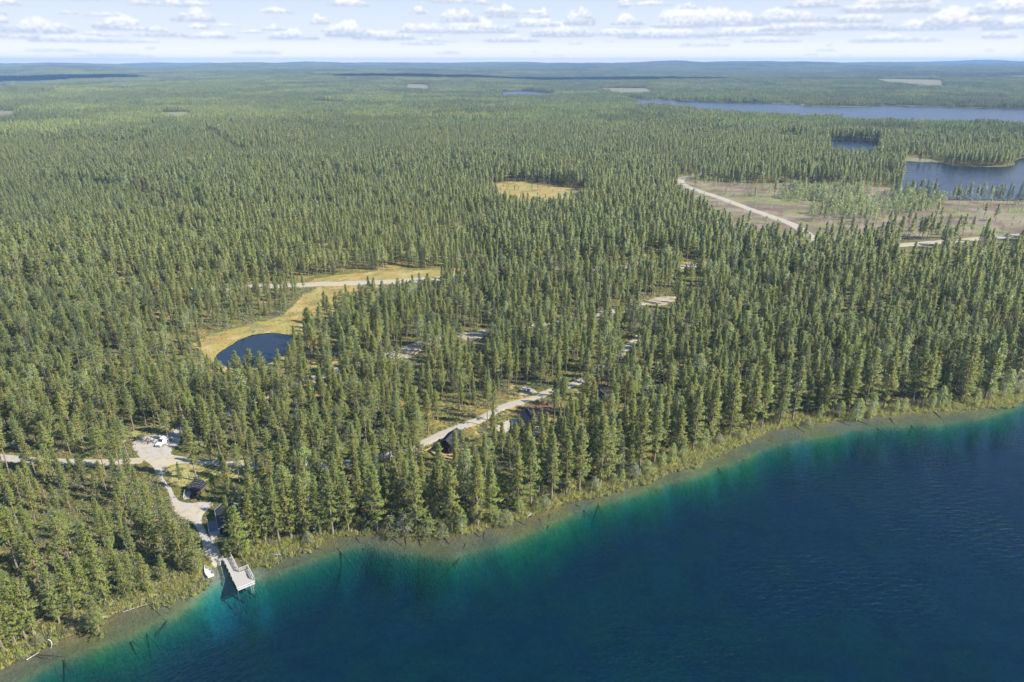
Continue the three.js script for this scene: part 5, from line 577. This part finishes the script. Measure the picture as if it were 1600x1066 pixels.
// jetty: gangway and L-shaped platform with rails
{
  const j = group('jetty', -61.1, 0, -118.1, 0.619, 'pale grey wooden jetty with rails and a square platform', 'jetty');
  // local +z runs out over the water, +x to the right
  const rise = (z) => 0.78 + 0.16 * smooth(0, 5.4, z);
  let n = 0;
  for (let z = 0.1; z < 5.5; z += 0.17) part('deck_plank', box(1.62, 0.045, 0.145, 0, rise(z), z), greyWood[n++ % 3], j);
  for (let z = 5.52; z < 9.9; z += 0.17) part('deck_plank', box(3.5, 0.045, 0.145, 0.95, 0.94, z), greyWood[n++ % 3], j);
  part('edge_beam', box(3.6, 0.2, 0.14, 0.95, 0.86, 9.98), whiteWood, j); part('step_board', box(3.4, 0.06, 0.42, 0.95, 0.62, 10.28), whiteWood, j);
  for (const [x, z0, z1] of [[-0.72, 0, 9.9], [0.72, 0, 5.5], [2.55, 5.5, 9.9]]) part('beam', box(0.12, 0.18, z1 - z0, x, 0.78, (z0 + z1) / 2), greyWood[2], j);
  for (const [x, z] of [[-0.7, 3], [0.7, 3], [-0.7, 5.6], [2.5, 5.7], [-0.7, 9.7], [2.5, 9.7], [0.9, 9.7]]) part('pile', bar([x, -3.4, z], [x, 0.86, z], 0.09, 0.09, 8), brownWood[0], j);
  const rail = (x0, z0, x1, z1, posts) => {
    const y0 = rise(Math.min(z0, 5.4)), y1 = rise(Math.min(z1, 5.4)), L = Math.hypot(x1 - x0, z1 - z0), a = Math.atan2(x1 - x0, z1 - z0);
    for (const h of [0.42, 0.72, 1.02]) { const g = new THREE.BoxGeometry(h > 1 ? 0.13 : 0.05, h > 1 ? 0.045 : 0.12, L); g.rotateX(-Math.atan2(y1 - y0, L)); g.rotateY(a); g.translate((x0 + x1) / 2, (y0 + y1) / 2 + h, (z0 + z1) / 2); part('rail', g, h > 1 ? whiteWood : greyWood[1], j); }
    for (let i = 0; i <= posts; i++) { const t = i / posts; part('post', box(0.09, 1.1, 0.09, lerp(x0, x1, t) + 0.07 * Math.sign(x0 + 0.01), lerp(y0, y1, t) + 0.46, lerp(z0, z1, t), 0, a), greyWood[1], j); }
  };
  rail(-0.8, -0.7, -0.8, 7.2, 5); rail(0.8, -0.9, 0.8, 5.4, 4); rail(0.95, 5.5, 2.72, 5.5, 1); rail(2.72, 5.6, 2.72, 9.7, 3);
  const lad = part('ladder', mergeGeometries([bar([1.7, -1.6, 10.62], [1.7, 1.5, 10.5], 0.025), bar([2.2, -1.6, 10.62], [2.2, 1.5, 10.5], 0.025)]), paleMat, j); for (let i = 0; i < 5; i++) part('rung', bar([1.7, -1.1 + i * 0.35, 10.6], [2.2, -1.1 + i * 0.35, 10.6], 0.02), paleMat, lad);
  part('bench', mergeGeometries([box(0.35, 0.05, 1.5, 2.3, 1.38, 8), box(0.3, 0.4, 0.06, 2.3, 1.16, 7.4), box(0.3, 0.4, 0.06, 2.3, 1.16, 8.6)]), greyWood[0], j);
  const shed = part('approach', box(1.7, 0.1, 1.3, 0, 0.68, -0.55, -0.06), greyWood[2], j);
}
// rowing boat on the reeds
{
  const b = group('rowing_boat', -64.3, -0.02, -115.2, 0.703, 'small white rowing boat nosed into the reeds beside the jetty', 'boat');
  const loft = (inset, y0, y1, n = 14) => { const pos = [], idx = [], m = 9; for (let i = 0; i <= n; i++) { const t = i / n, z = lerp(-1.85 + inset, 1.8 - inset, t), w = (0.74 - inset) * Math.pow(Math.sin(Math.PI * Math.min(0.5, 0.02 + t * 0.62)), 0.8) * (1 - 0.14 * smooth(0.65, 1, t)), top = y1 + 0.22 * (1 - t) ** 2, bot = y0 + 0.22 * Math.pow(1 - t, 5); for (let k = 0; k < m; k++) { const a = (k / (m - 1)) * Math.PI, cx = -Math.cos(a), sy = Math.pow(Math.sin(a), 0.55); pos.push(cx * w, lerp(top, bot, sy), z); } if (i) for (let k = 0; k < m - 1; k++) { const q = (i - 1) * m + k; idx.push(q, q + m, q + 1, q + 1, q + m, q + m + 1); } } const c = pos.length / 3; pos.push(0, (y0 + y1) / 2, 1.8 - inset); for (let k = 0; k < m - 1; k++) idx.push(n * m + k, c, n * m + k + 1); const g = new THREE.BufferGeometry(); g.setAttribute('position', new THREE.Float32BufferAttribute(pos, 3)); g.setIndex(idx); g.computeVertexNormals(); return g; };
  const hull = mat([0.592, 0.592, 0.576], 0.35), inner = mat([0.496, 0.496, 0.48], 0.5);
  part('hull', loft(0, -0.14, 0.44), hull, b); part('inner_shell', loft(0.07, -0.03, 0.42), inner, b);
  const rimPts = []; for (let s = -1; s <= 1; s += 2) for (let i = 0; i <= 14; i++) { const t = s < 0 ? i / 14 : 1 - i / 14; rimPts.push(new THREE.Vector3(s * 0.75 * Math.pow(Math.sin(Math.PI * Math.min(0.5, 0.02 + t * 0.62)), 0.8) * (1 - 0.14 * smooth(0.65, 1, t)), 0.45 + 0.22 * (1 - t) ** 2, lerp(-1.85, 1.8, t))); }
  part('gunwale', new THREE.TubeGeometry(new THREE.CatmullRomCurve3(rimPts, true), 60, 0.035, 5, true), hull, b);
  for (const [z, w] of [[-0.75, 1.0], [0.2, 1.3], [1.45, 1.2]]) part('thwart', box(w, 0.05, z > 1 ? 0.5 : 0.26, 0, 0.3, z), inner, b);
  part('transom', box(1.2, 0.46, 0.05, 0, 0.22, 1.79), hull, b); part('motor_well', box(0.5, 0.2, 0.16, 0, 0.36, 1.7), inner, b);
}
// the parked car
{
  const c = group('parked_car', -97.7, 1.13, -166.2, -0.165, 'silver white estate car parked in tree shade on the gravel', 'car');
  const paint = new THREE.MeshPhysicalMaterial({ color: lin(0.62, 0.64, 0.66), roughness: 0.35, clearcoat: 1, clearcoatRoughness: 0.08 }), tyre = mat([0.02, 0.02, 0.02], 0.9), rim = mat([0.5, 0.5, 0.5], 0.4, { metalness: 0.7 });
  const prof = (pts, w, bevel) => { const s = new THREE.Shape(); pts.forEach(([z, y], i) => (i ? s.lineTo(z, y) : s.moveTo(z, y))); const g = new THREE.ExtrudeGeometry(s, { depth: w - 2 * bevel, bevelEnabled: true, bevelSize: bevel, bevelThickness: bevel, bevelSegments: 3 }); g.translate(0, 0, -w / 2 + bevel); g.rotateY(-Math.PI / 2); return g; };
  part('body', prof([[-2.2, 0.42], [-2.25, 0.75], [-2.18, 0.98], [-1.0, 1.02], [0.75, 1.0], [1.9, 0.86], [2.2, 0.66], [2.22, 0.4], [1.9, 0.28], [-1.9, 0.28]], 1.8, 0.09), paint, c);
  const cab = part('cabin', prof([[-2.05, 1.0], [-1.72, 1.42], [-1.5, 1.5], [0.0, 1.52], [0.35, 1.42], [1.0, 1.0]], 1.55, 0.1), paint, c);
  part('windscreen', box(1.36, 0.02, 0.78, 0, 1.31, 0.80, 0.58), glass, cab); part('rear_window', box(1.3, 0.02, 0.5, 0, 1.28, -2.0, -0.9), glass, cab);
  for (const s of [-1, 1]) { for (const [z, l] of [[0.1, 0.72], [-0.72, 0.78], [-1.45, 0.5]]) part('side_window', box(0.02, 0.3, l, s * 0.79, 1.24, z), glass, cab); part('roof_rail', box(0.04, 0.05, 1.5, s * 0.62, 1.56, -0.7), rim, cab); part('headlight', box(0.36, 0.16, 0.1, s * 0.62, 0.74, 2.24), mat([0.75, 0.75, 0.75], 0.2), c); part('tail_light', box(0.14, 0.34, 0.08, s * 0.74, 0.86, -2.27), mat([0.3, 0.02, 0.02], 0.3), c); part('wing_mirror', new RoundedBoxGeometry(0.2, 0.14, 0.1, 2, 0.03).translate(s * 0.98, 1.05, 0.72), paint, c); }
  part('grille', box(0.9, 0.16, 0.06, 0, 0.62, 2.3), mat([0.02, 0.02, 0.025], 0.5), c); part('number_plate', box(0.5, 0.11, 0.03, 0, 0.46, 2.31), mat([0.7, 0.7, 0.7]), c);
  for (const [x, z] of [[-0.82, 1.4], [0.82, 1.4], [-0.82, -1.4], [0.82, -1.4]]) { const w = part('wheel', new THREE.CylinderGeometry(0.33, 0.33, 0.22, 18).rotateZ(Math.PI / 2).translate(x, 0.33, z), tyre, c); part('hub', new THREE.CylinderGeometry(0.2, 0.2, 0.23, 12).rotateZ(Math.PI / 2).translate(x, 0.33, z), rim, w); }
}
// six-sided log hut with ramp
const hutLog = wood([0.085, 0.07, 0.06]);
{
  const h = group('grill_hut', -78.2, landY(-78.2, -143.2), -143.2, 0.3, 'small six-sided dark log hut with ramp beside the track', 'hut'), r = 1.75;
  for (let k = 0; k < 6; k++) { const a = k * Math.PI / 3; for (let i = 0; i < 9; i++) part('log', bar([Math.cos(a) * r, 0.16 + i * 0.2, Math.sin(a) * r], [Math.cos(a + Math.PI / 3) * r, 0.16 + i * 0.2, Math.sin(a + Math.PI / 3) * r], 0.105, 0.105, 7), [hutLog, tarWood[1]][(i + k) % 2 && i % 3 ? 1 : 0], h); }
  const R0 = 2.45, rows = 6;
  for (let k = 0; k < 6; k++) { const a = k * Math.PI / 3, b = a + Math.PI / 3; for (let i = 0; i < rows; i++) { const t0 = i / rows, t1 = (i + 1.12) / rows, p = (an, t, dy) => [Math.cos(an) * lerp(R0, 0.32, t), lerp(1.75, 3.55, t) + dy, Math.sin(an) * lerp(R0, 0.32, t)], g = new THREE.BufferGeometry(), v = [p(a, t0, 0.05), p(b, t0, 0.05), p(b, Math.min(1, t1), 0), p(a, Math.min(1, t1), 0), p(a, t0, -0.02), p(b, t0, -0.02)]; g.setAttribute('position', new THREE.Float32BufferAttribute(v.flat(), 3)); g.setIndex([0, 2, 1, 0, 3, 2, 4, 0, 1, 4, 1, 5, 4, 5, 2, 4, 2, 3]); g.computeVertexNormals(); part('shingle_course', g.toNonIndexed(), [roofMat, mat([0.055, 0.055, 0.06], 0.85)][(i * 5 + k) % 2], h); } }
  part('chimney', new THREE.CylinderGeometry(0.3, 0.36, 0.5, 10).translate(0, 3.7, 0), tarWood[0], h); part('chimney_cap', new THREE.ConeGeometry(0.5, 0.25, 10).translate(0, 4.1, 0), tarWood[1], h);
  const door = part('door', box(0.06, 1.5, 0.85, -1.62, 0.85, 0.0, 0, 0.52), tarWood[0], h); part('handle', box(0.06, 0.05, 0.16, -1.68, 0.9, 0.25), paleMat, door);
  part('porch', new THREE.BoxGeometry(1.5, 0.22, 1.6).translate(-2.2, 0.16, 0.5), greyWood[2], h); part('ramp', box(1.2, 0.08, 1.7, -2.25, 0.13, 1.95, 0.12), greyWood[2], h);
  for (const y of [0.55, 0.95]) part('ramp_rail', box(0.07, 0.07, 3.1, -2.92, y, 1.2), paleMat, h); for (const z of [-0.25, 0.7, 1.65, 2.65]) part('rail_post', box(0.08, 1.0, 0.08, -2.92, 0.5, z), paleMat, h);
}
// gabled cabins
function cabin(name, x, z, turn, w, l, wallH, rise, walls, label, opt = {}) {
  const c = group(name, x, landY(x, z), z, turn, label, 'cabin'), ov = 0.45, slope = Math.atan2(rise, w / 2), rl = Math.hypot(rise, w / 2) + ov;
  part('foundation', box(w - 0.1, 0.35, l - 0.1, 0, 0.05, 0), concrete, c);
  const nb = 12, bh = wallH / nb;
  for (let i = 0; i < nb; i++) { const y = 0.22 + bh * (i + 0.5); for (const s of [-1, 1]) { part('wall_board', box(0.1, bh * 0.93, l, s * (w / 2 - 0.05), y, 0), walls[i % 2], c); part('wall_board', box(w - 0.22, bh * 0.93, 0.1, 0, y, s * (l / 2 - 0.05)), walls[(i + 1) % 2], c); } }
  for (const s of [-1, 1]) { const sh = new THREE.Shape(); sh.moveTo(-w / 2, 0); sh.lineTo(w / 2, 0); sh.lineTo(0, rise); sh.closePath(); part('gable', new THREE.ExtrudeGeometry(sh, { depth: 0.1, bevelEnabled: false }).translate(0, wallH + 0.22, s * (l / 2 - 0.05) - 0.05), walls[0], c); }
  for (const s of [-1, 1]) { const g = new THREE.Group(); const m = part('roof_slope', box(rl, 0.09, l + 0.9, 0, 0, 0), roofMat, c); m.rotation.z = -s * slope; m.position.set(s * (w / 4 + ov * 0.42), wallH + 0.3 + rise / 2 - ov * 0.42 * Math.tan(slope), 0); for (let k = 0; k < 7; k++) part('roof_batten', box(rl, 0.04, 0.05, 0, 0.06, -l / 2 + k * l / 6), roofMat, m); part('eave_trim', box(0.05, 0.16, l + 0.92, s * (rl / 2 + 0.02), 0, 0), opt.trim ?? tarWood[1], m); for (const e of [-1, 1]) part('verge_board', box(rl, 0.2, 0.04, 0, 0, e * (l / 2 + 0.47)), opt.trim ?? tarWood[1], m); }
  part('ridge_cap', box(0.3, 0.08, l + 0.9, 0, wallH + 0.36 + rise, 0), roofMat, c);
  const win = (wx, wy, wz, a) => { const f = part('window', box(0.08, 1.05, 1.05, wx, wy, wz, 0, a), opt.trim ?? paleMat, c); part('pane', box(0.1, 0.85, 0.85, wx, wy, wz, 0, a), glass, f); };
  win(-w / 2 - 0.02, 1.5, l * 0.22, 0); win(w / 2 + 0.02, 1.5, l * 0.22, 0); win(w * 0.22, 1.5, l / 2 + 0.02, Math.PI / 2);
  const d = part('door', box(0.92, 1.95, 0.08, -w * 0.22, 1.2, l / 2 + 0.02), walls[1], c); part('handle', box(0.05, 0.14, 0.06, -w * 0.22 + 0.34, 1.15, l / 2 + 0.09), paleMat, d);
  if (opt.chimney) { const q = part('chimney', box(0.5, 1.1, 0.5, w * 0.18, wallH + rise + 0.5, -l * 0.1), concrete, c); part('chimney_cap', box(0.62, 0.06, 0.62, w * 0.18, wallH + rise + 1.09, -l * 0.1), tarWood[0], q); }
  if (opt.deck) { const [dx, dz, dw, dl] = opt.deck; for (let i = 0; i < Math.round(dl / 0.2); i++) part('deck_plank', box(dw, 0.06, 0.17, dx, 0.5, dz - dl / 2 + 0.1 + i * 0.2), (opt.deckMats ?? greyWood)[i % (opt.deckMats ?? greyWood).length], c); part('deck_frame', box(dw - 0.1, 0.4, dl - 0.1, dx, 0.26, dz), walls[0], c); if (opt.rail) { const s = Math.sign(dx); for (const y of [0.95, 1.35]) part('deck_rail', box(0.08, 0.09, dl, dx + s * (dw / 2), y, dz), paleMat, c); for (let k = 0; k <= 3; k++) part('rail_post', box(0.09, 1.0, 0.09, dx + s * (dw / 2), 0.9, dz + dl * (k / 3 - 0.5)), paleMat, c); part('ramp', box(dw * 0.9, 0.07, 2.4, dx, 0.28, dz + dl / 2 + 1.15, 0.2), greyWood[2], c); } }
  return c;
}
cabin('service_cabin', -65.3, -130.0, 0.475, 4.2, 7.2, 2.2, 1.25, tarWood, 'dark gabled cabin with railed terrace beside the boat track', { deck: [-3.3, -0.2, 2.3, 4.2], rail: true, trim: paleMat, deckMats: [wood([0.15, 0.15, 0.155]), wood([0.18, 0.175, 0.175])] });  // terrace planks coloured darker, the shade lying on them put into the wood tone
cabin('new_cabin', -16.6, -163.4, -0.35, 4.8, 6.4, 2.4, 1.9, tarWood, 'black new cabin with plank pile in front, nearest the jetty', { deck: [0.2, 4.3, 4.6, 2.2], deckMats: freshWood, chimney: true });
cabin('new_cabin', 5.4, -175.2, 0.25, 5.0, 6.2, 2.4, 1.9, tarWood, 'black new cabin below the orange brown bare soil', { deck: [0, 4.2, 4.8, 2.0], chimney: true });
cabin('new_cabin', 47.5, -207, 0.1, 4.6, 6, 2.4, 1.8, tarWood, 'black cabin deepest in the pines, furthest from the jetty', {});
cabin('new_cabin', 27, -188.5, -0.2, 4.6, 6, 2.4, 1.8, tarWood, 'black cabin half hidden behind pines right of the bare soil', {});
// building materials by the first new cabin
{
  const p = group('plank_pile', -21.0, landY(-21, -160.8), -160.8, 0.65, 'orange brown plank pile left of the black cabin', 'planks'), R = rng(8); let n = 0;
  for (let y = 0; y < 4; y++) for (let i = 0; i < 6; i++) part('plank', box(0.19, 0.1, 3.4 + R() * 0.6, (i - 2.5) * 0.22 + (R() - 0.5) * 0.05, 0.12 + y * 0.12, (R() - 0.5) * 0.4, 0, (R() - 0.5) * 0.06), freshWood[n++ % 2], p);
  const b = add(new THREE.Mesh(box(0.24, 0.2, 4.2, -22.4, 1.3, -163.4, 0.06, -0.9), freshWood[0]), 'timber_beam'); tag(b, 'single pale timber beam lying on the gravel by the plank pile', 'beam'); shade(b);
  const s = group('tarpaulin_bundle', -20.2, landY(-20.2, -163.6), -163.6, 0.2, 'white wrapped bundle between plank pile and black cabin', 'bundle'); const g = new THREE.SphereGeometry(0.75, 14, 10), q = g.attributes.position; for (let i = 0; i < q.count; i++) { const k = 0.8 + 0.5 * fbm(q.getX(i) * 2 + 9, q.getZ(i) * 2 + q.getY(i) * 3, 3, 5); q.setXYZ(i, q.getX(i) * k * 0.8, Math.max(-0.3, q.getY(i) * k * 0.75), q.getZ(i) * k * 1.2); } g.translate(0, 0.3, 0); g.computeVertexNormals(); part('wrap', g, mat([0.7, 0.7, 0.7], 0.5), s); part('strap', new THREE.TorusGeometry(0.66, 0.03, 5, 18).scale(1, 0.8, 1).translate(0, 0.3, 0), tarWood[0], s);
}
// waste bins at the roadside
[[3.9, -199.2, 'blue grey waste bin at the roadside, left one of the pair', 0], [5.3, -198.4, 'blue grey waste bin at the roadside, right one of the pair', 1]].forEach(([x, z, label, i]) => {
  const b = group('waste_bin', x, landY(x, z) + 0.02, z, 0.2, label, 'bin', 'waste bins by the cabin road'), m = mat([[0.20, 0.25, 0.34], [0.26, 0.30, 0.38]][i], 0.5);
  const t = new THREE.BoxGeometry(1.1, 1.1, 0.85), p = t.attributes.position; for (let k = 0; k < p.count; k++) if (p.getY(k) < 0) { p.setX(k, p.getX(k) * 0.86); p.setZ(k, p.getZ(k) * 0.82); } t.translate(0, 0.68, 0); t.computeVertexNormals();
  part('tub', t, m, b); const lid = part('lid', new RoundedBoxGeometry(1.2, 0.12, 0.95, 2, 0.05).translate(0, 1.28, 0), mat([0.26, 0.30, 0.36], 0.5), b); part('handle', bar([-0.4, 1.3, 0.5], [0.4, 1.3, 0.5], 0.025), tarWood[0], lid); for (const s of [-1, 1]) part('wheel', new THREE.CylinderGeometry(0.12, 0.12, 0.08, 10).rotateZ(Math.PI / 2).translate(s * 0.42, 0.12, -0.3), tarWood[0], b);
});
// the dark trailer at the far left road, small buildings by the bay
{
  const t = group('box_trailer', -136.6, landY(-136.6, -163.4), -163.4, 1.35, 'grey box trailer on the gravel at the left frame edge', 'trailer'); part('box', new RoundedBoxGeometry(1.7, 1.5, 2.8, 2, 0.06).translate(0, 1.2, 0), mat([0.06, 0.07, 0.085], 0.5), t); part('lid', box(1.74, 0.05, 2.84, 0, 1.98, 0), mat([0.1, 0.115, 0.135], 0.5), t); part('drawbar', box(0.1, 0.1, 1.3, 0, 0.45, 2), tarWood[0], t); for (const s of [-1, 1]) part('wheel', new THREE.CylinderGeometry(0.32, 0.32, 0.2, 14).rotateZ(Math.PI / 2).translate(s * 0.92, 0.32, 0), tarWood[0], t);
  const w = wood([0.62, 0.6, 0.56]), hs = [w, wood([0.56, 0.54, 0.5])];
  cabin('lake_house', 772, -1100, 0.6, 9, 12, 3, 2.2, hs, 'pale house among trees by the right frame edge', { trim: w }); cabin('lake_house', 806, -1124, 0.2, 9, 13, 3.2, 2.4, hs, 'white house at the right frame edge above the bay', { trim: w }); cabin('boat_shed', 357.3, -661, 0.4, 3.5, 4.5, 2, 1.2, hs, 'tiny white boat shed at the forest edge beside the bay', { trim: w });
  const d = group('float_platform', 381, 1.3, -673, 0.5, 'tiny dark swimming raft floating in the bay', 'raft'); for (let i = 0; i < 8; i++) part('plank', box(3.2, 0.12, 0.34, 0, 0.35, (i - 3.5) * 0.38), brownWood[i % 2], d); for (const s of [-1, 1]) part('float', bar([s * 1.1, 0.1, -1.5], [s * 1.1, 0.1, 1.5], 0.24, 0.24, 8), tarWood[0], d); part('rail', mergeGeometries([box(0.08, 1, 0.08, -1.5, 0.9, -1.4), box(0.08, 1, 0.08, 1.5, 0.9, -1.4), box(3.1, 0.08, 0.08, 0, 1.4, -1.4)]), brownWood[0], d);
}
// sunken logs and bleached driftwood
{
  const dark = [mat([0.028, 0.0224, 0.0144], 1), mat([0.044, 0.036, 0.024], 1), mat([0.128, 0.112, 0.064], 1)], bleached = mat([0.44, 0.416, 0.384], 0.9);
  const order = LOGS.map((l, i) => [l, i]).sort((a, b) => a[0][0][0] - b[0][0][0]);
  order.forEach(([l, i], n) => {
    const R = rng(900 + i), a = l[0], b = l[l.length - 1], L = Math.hypot(b[0] - a[0], b[1] - a[1]), depthAt = (x, z) => { const e = nearest(shelfLine, x, z)[0]; return inDeep(x, z) ? 0.8 + e * 0.3 : Math.max(0.1, 0.75 * (-toShore(x, z)) / (-toShore(x, z) + e + 0.01)); };
    const g = group('sunken_log', a[0], 0, a[1], 0, `sunken dark log in the shallows, ${n + 1}${n > 2 && n < 20 ? 'th' : ['st', 'nd', 'rd'][n % 10] ?? 'th'} along the shore from the left frame edge`, 'log', 'sunken logs along the shore'), pts = l.map((p, k) => new THREE.Vector3(p[0] - a[0], -Math.min(2.6, depthAt(p[0], p[1])) + 0.06 + (k === 0 ? 0.1 : 0), p[1] - a[1]));
    const gs = []; for (let k = 1; k < pts.length; k++) { const t0 = (k - 1) / (pts.length - 1), t1 = k / (pts.length - 1); gs.push(bar(pts[k - 1].toArray(), pts[k].toArray(), 0.14 - 0.09 * t0, 0.14 - 0.09 * t1, 7)); }
    const m = dark[i === 27 ? 2 : i % 2]; part('stem', mergeGeometries(gs), m, g);
    for (let k = 0; k < 4 + L / 3; k++) { const t = 0.35 + 0.6 * R(), p = pts[0].clone().lerp(pts[pts.length - 1], t), an = R() * 6.28; part('branch_stub', bar(p.toArray(), [p.x + Math.cos(an) * (0.3 + R() * 0.7), p.y + 0.1 + R() * 0.25, p.z + Math.sin(an) * (0.3 + R() * 0.7)], 0.035, 0.012, 4), m, g); }
  });
  const s = group('bleached_snag', SNAGS[0][0][0], landY(SNAGS[0][0][0], SNAGS[0][0][1]) - 0.1, SNAGS[0][0][1], 0, 'bleached crooked dead stem leaning over the left bank', 'snag');
  part('stem', new THREE.TubeGeometry(new THREE.CatmullRomCurve3([[0, -0.2, 0], [0.35, 0.9, -0.25], [0.75, 2.0, -0.5], [0.6, 2.6, -0.7], [0.1, 2.9, -0.8]].map((p) => new THREE.Vector3(...p))), 18, 0.075, 6), bleached, s); part('branch', bar([0.6, 1.6, -0.4], [1.2, 2.2, -0.2], 0.05, 0.015), bleached, s);
  const shoreLog = (a, b, y, label, r = 0.09) => { const g = group('driftwood_log', a[0], y, a[1], 0, label, 'driftwood'); part('stem', bar([0, 0, 0], [b[0] - a[0], 0.06, b[1] - a[1]], r, r * 0.45, 7), bleached, g); for (let k = 1; k < 4; k++) part('branch_stub', bar([(b[0] - a[0]) * k / 4, 0.04, (b[1] - a[1]) * k / 4], [(b[0] - a[0]) * k / 4 + 0.3, 0.35, (b[1] - a[1]) * k / 4 + 0.35], 0.04, 0.012, 4), bleached, g); };
  shoreLog(SNAGS[1][0], SNAGS[1][1], 0.16, 'bleached log along the waterline at the lower left corner'); shoreLog(SNAGS[4][0], SNAGS[4][1], 0.14, 'bleached log along the waterline left of the rowing boat', 0.05);
  [[SNAGS[2][0], 'tangle of white roots on the reed bank right of the jetty'], [SNAGS[3][0], 'small white dead branch at the water below the middle pines']].forEach(([p, label], i) => { const g = group('bleached_root', p[0], 0.12, p[1], i, label, 'driftwood'), R = rng(950 + i); part('stem', bar([-0.7, 0.1, 0], [0.7, 0.3, 0.2], 0.13, 0.07), bleached, g); for (let k = 0; k < 8; k++) { const x = (R() - 0.5) * 1.2; part('root', bar([x, 0.2, 0.1], [x + (R() - 0.5) * 1.2, 0.25 + R() * 0.8, (R() - 0.5) * 1.6], 0.05, 0.012, 4), bleached, g); } });
}
// cumulus above the frame whose shadows darken the far forest
{
  const R = rng(321), cm = mat([0.9, 0.9, 0.92], 1);
  for (const [sx, sz, w, d, label] of CLOUDSHADE) {
    const t = 1000 / SUN_DIR.y, gs = [];
    for (let i = 0; i < 16; i++) { const g = new THREE.IcosahedronGeometry(1, 4), p = g.attributes.position, s = 0.22 + 0.2 * R(), ox = (R() - 0.5) * w * 0.75, oz = (R() - 0.5) * d * 0.75; for (let k = 0; k < p.count; k++) { const x = p.getX(k), y = p.getY(k), z = p.getZ(k), f = 0.75 + 0.5 * fbm(x * 2 + z + 7 * i, y * 2 - z, 3, 333); p.setXYZ(k, x * f * s * w + ox, Math.max(-12, y * f * 90), z * f * s * d + oz); } gs.push(g); }
    const m = add(new THREE.Mesh(mergeGeometries(gs), cm), 'cloud'); m.position.set(sx + SUN_DIR.x * t, 1000, sz + SUN_DIR.z * t); m.castShadow = true; tag(m, label, 'cloud', 'clouds above the frame');
  }
}
renderer.render(scene, camera);
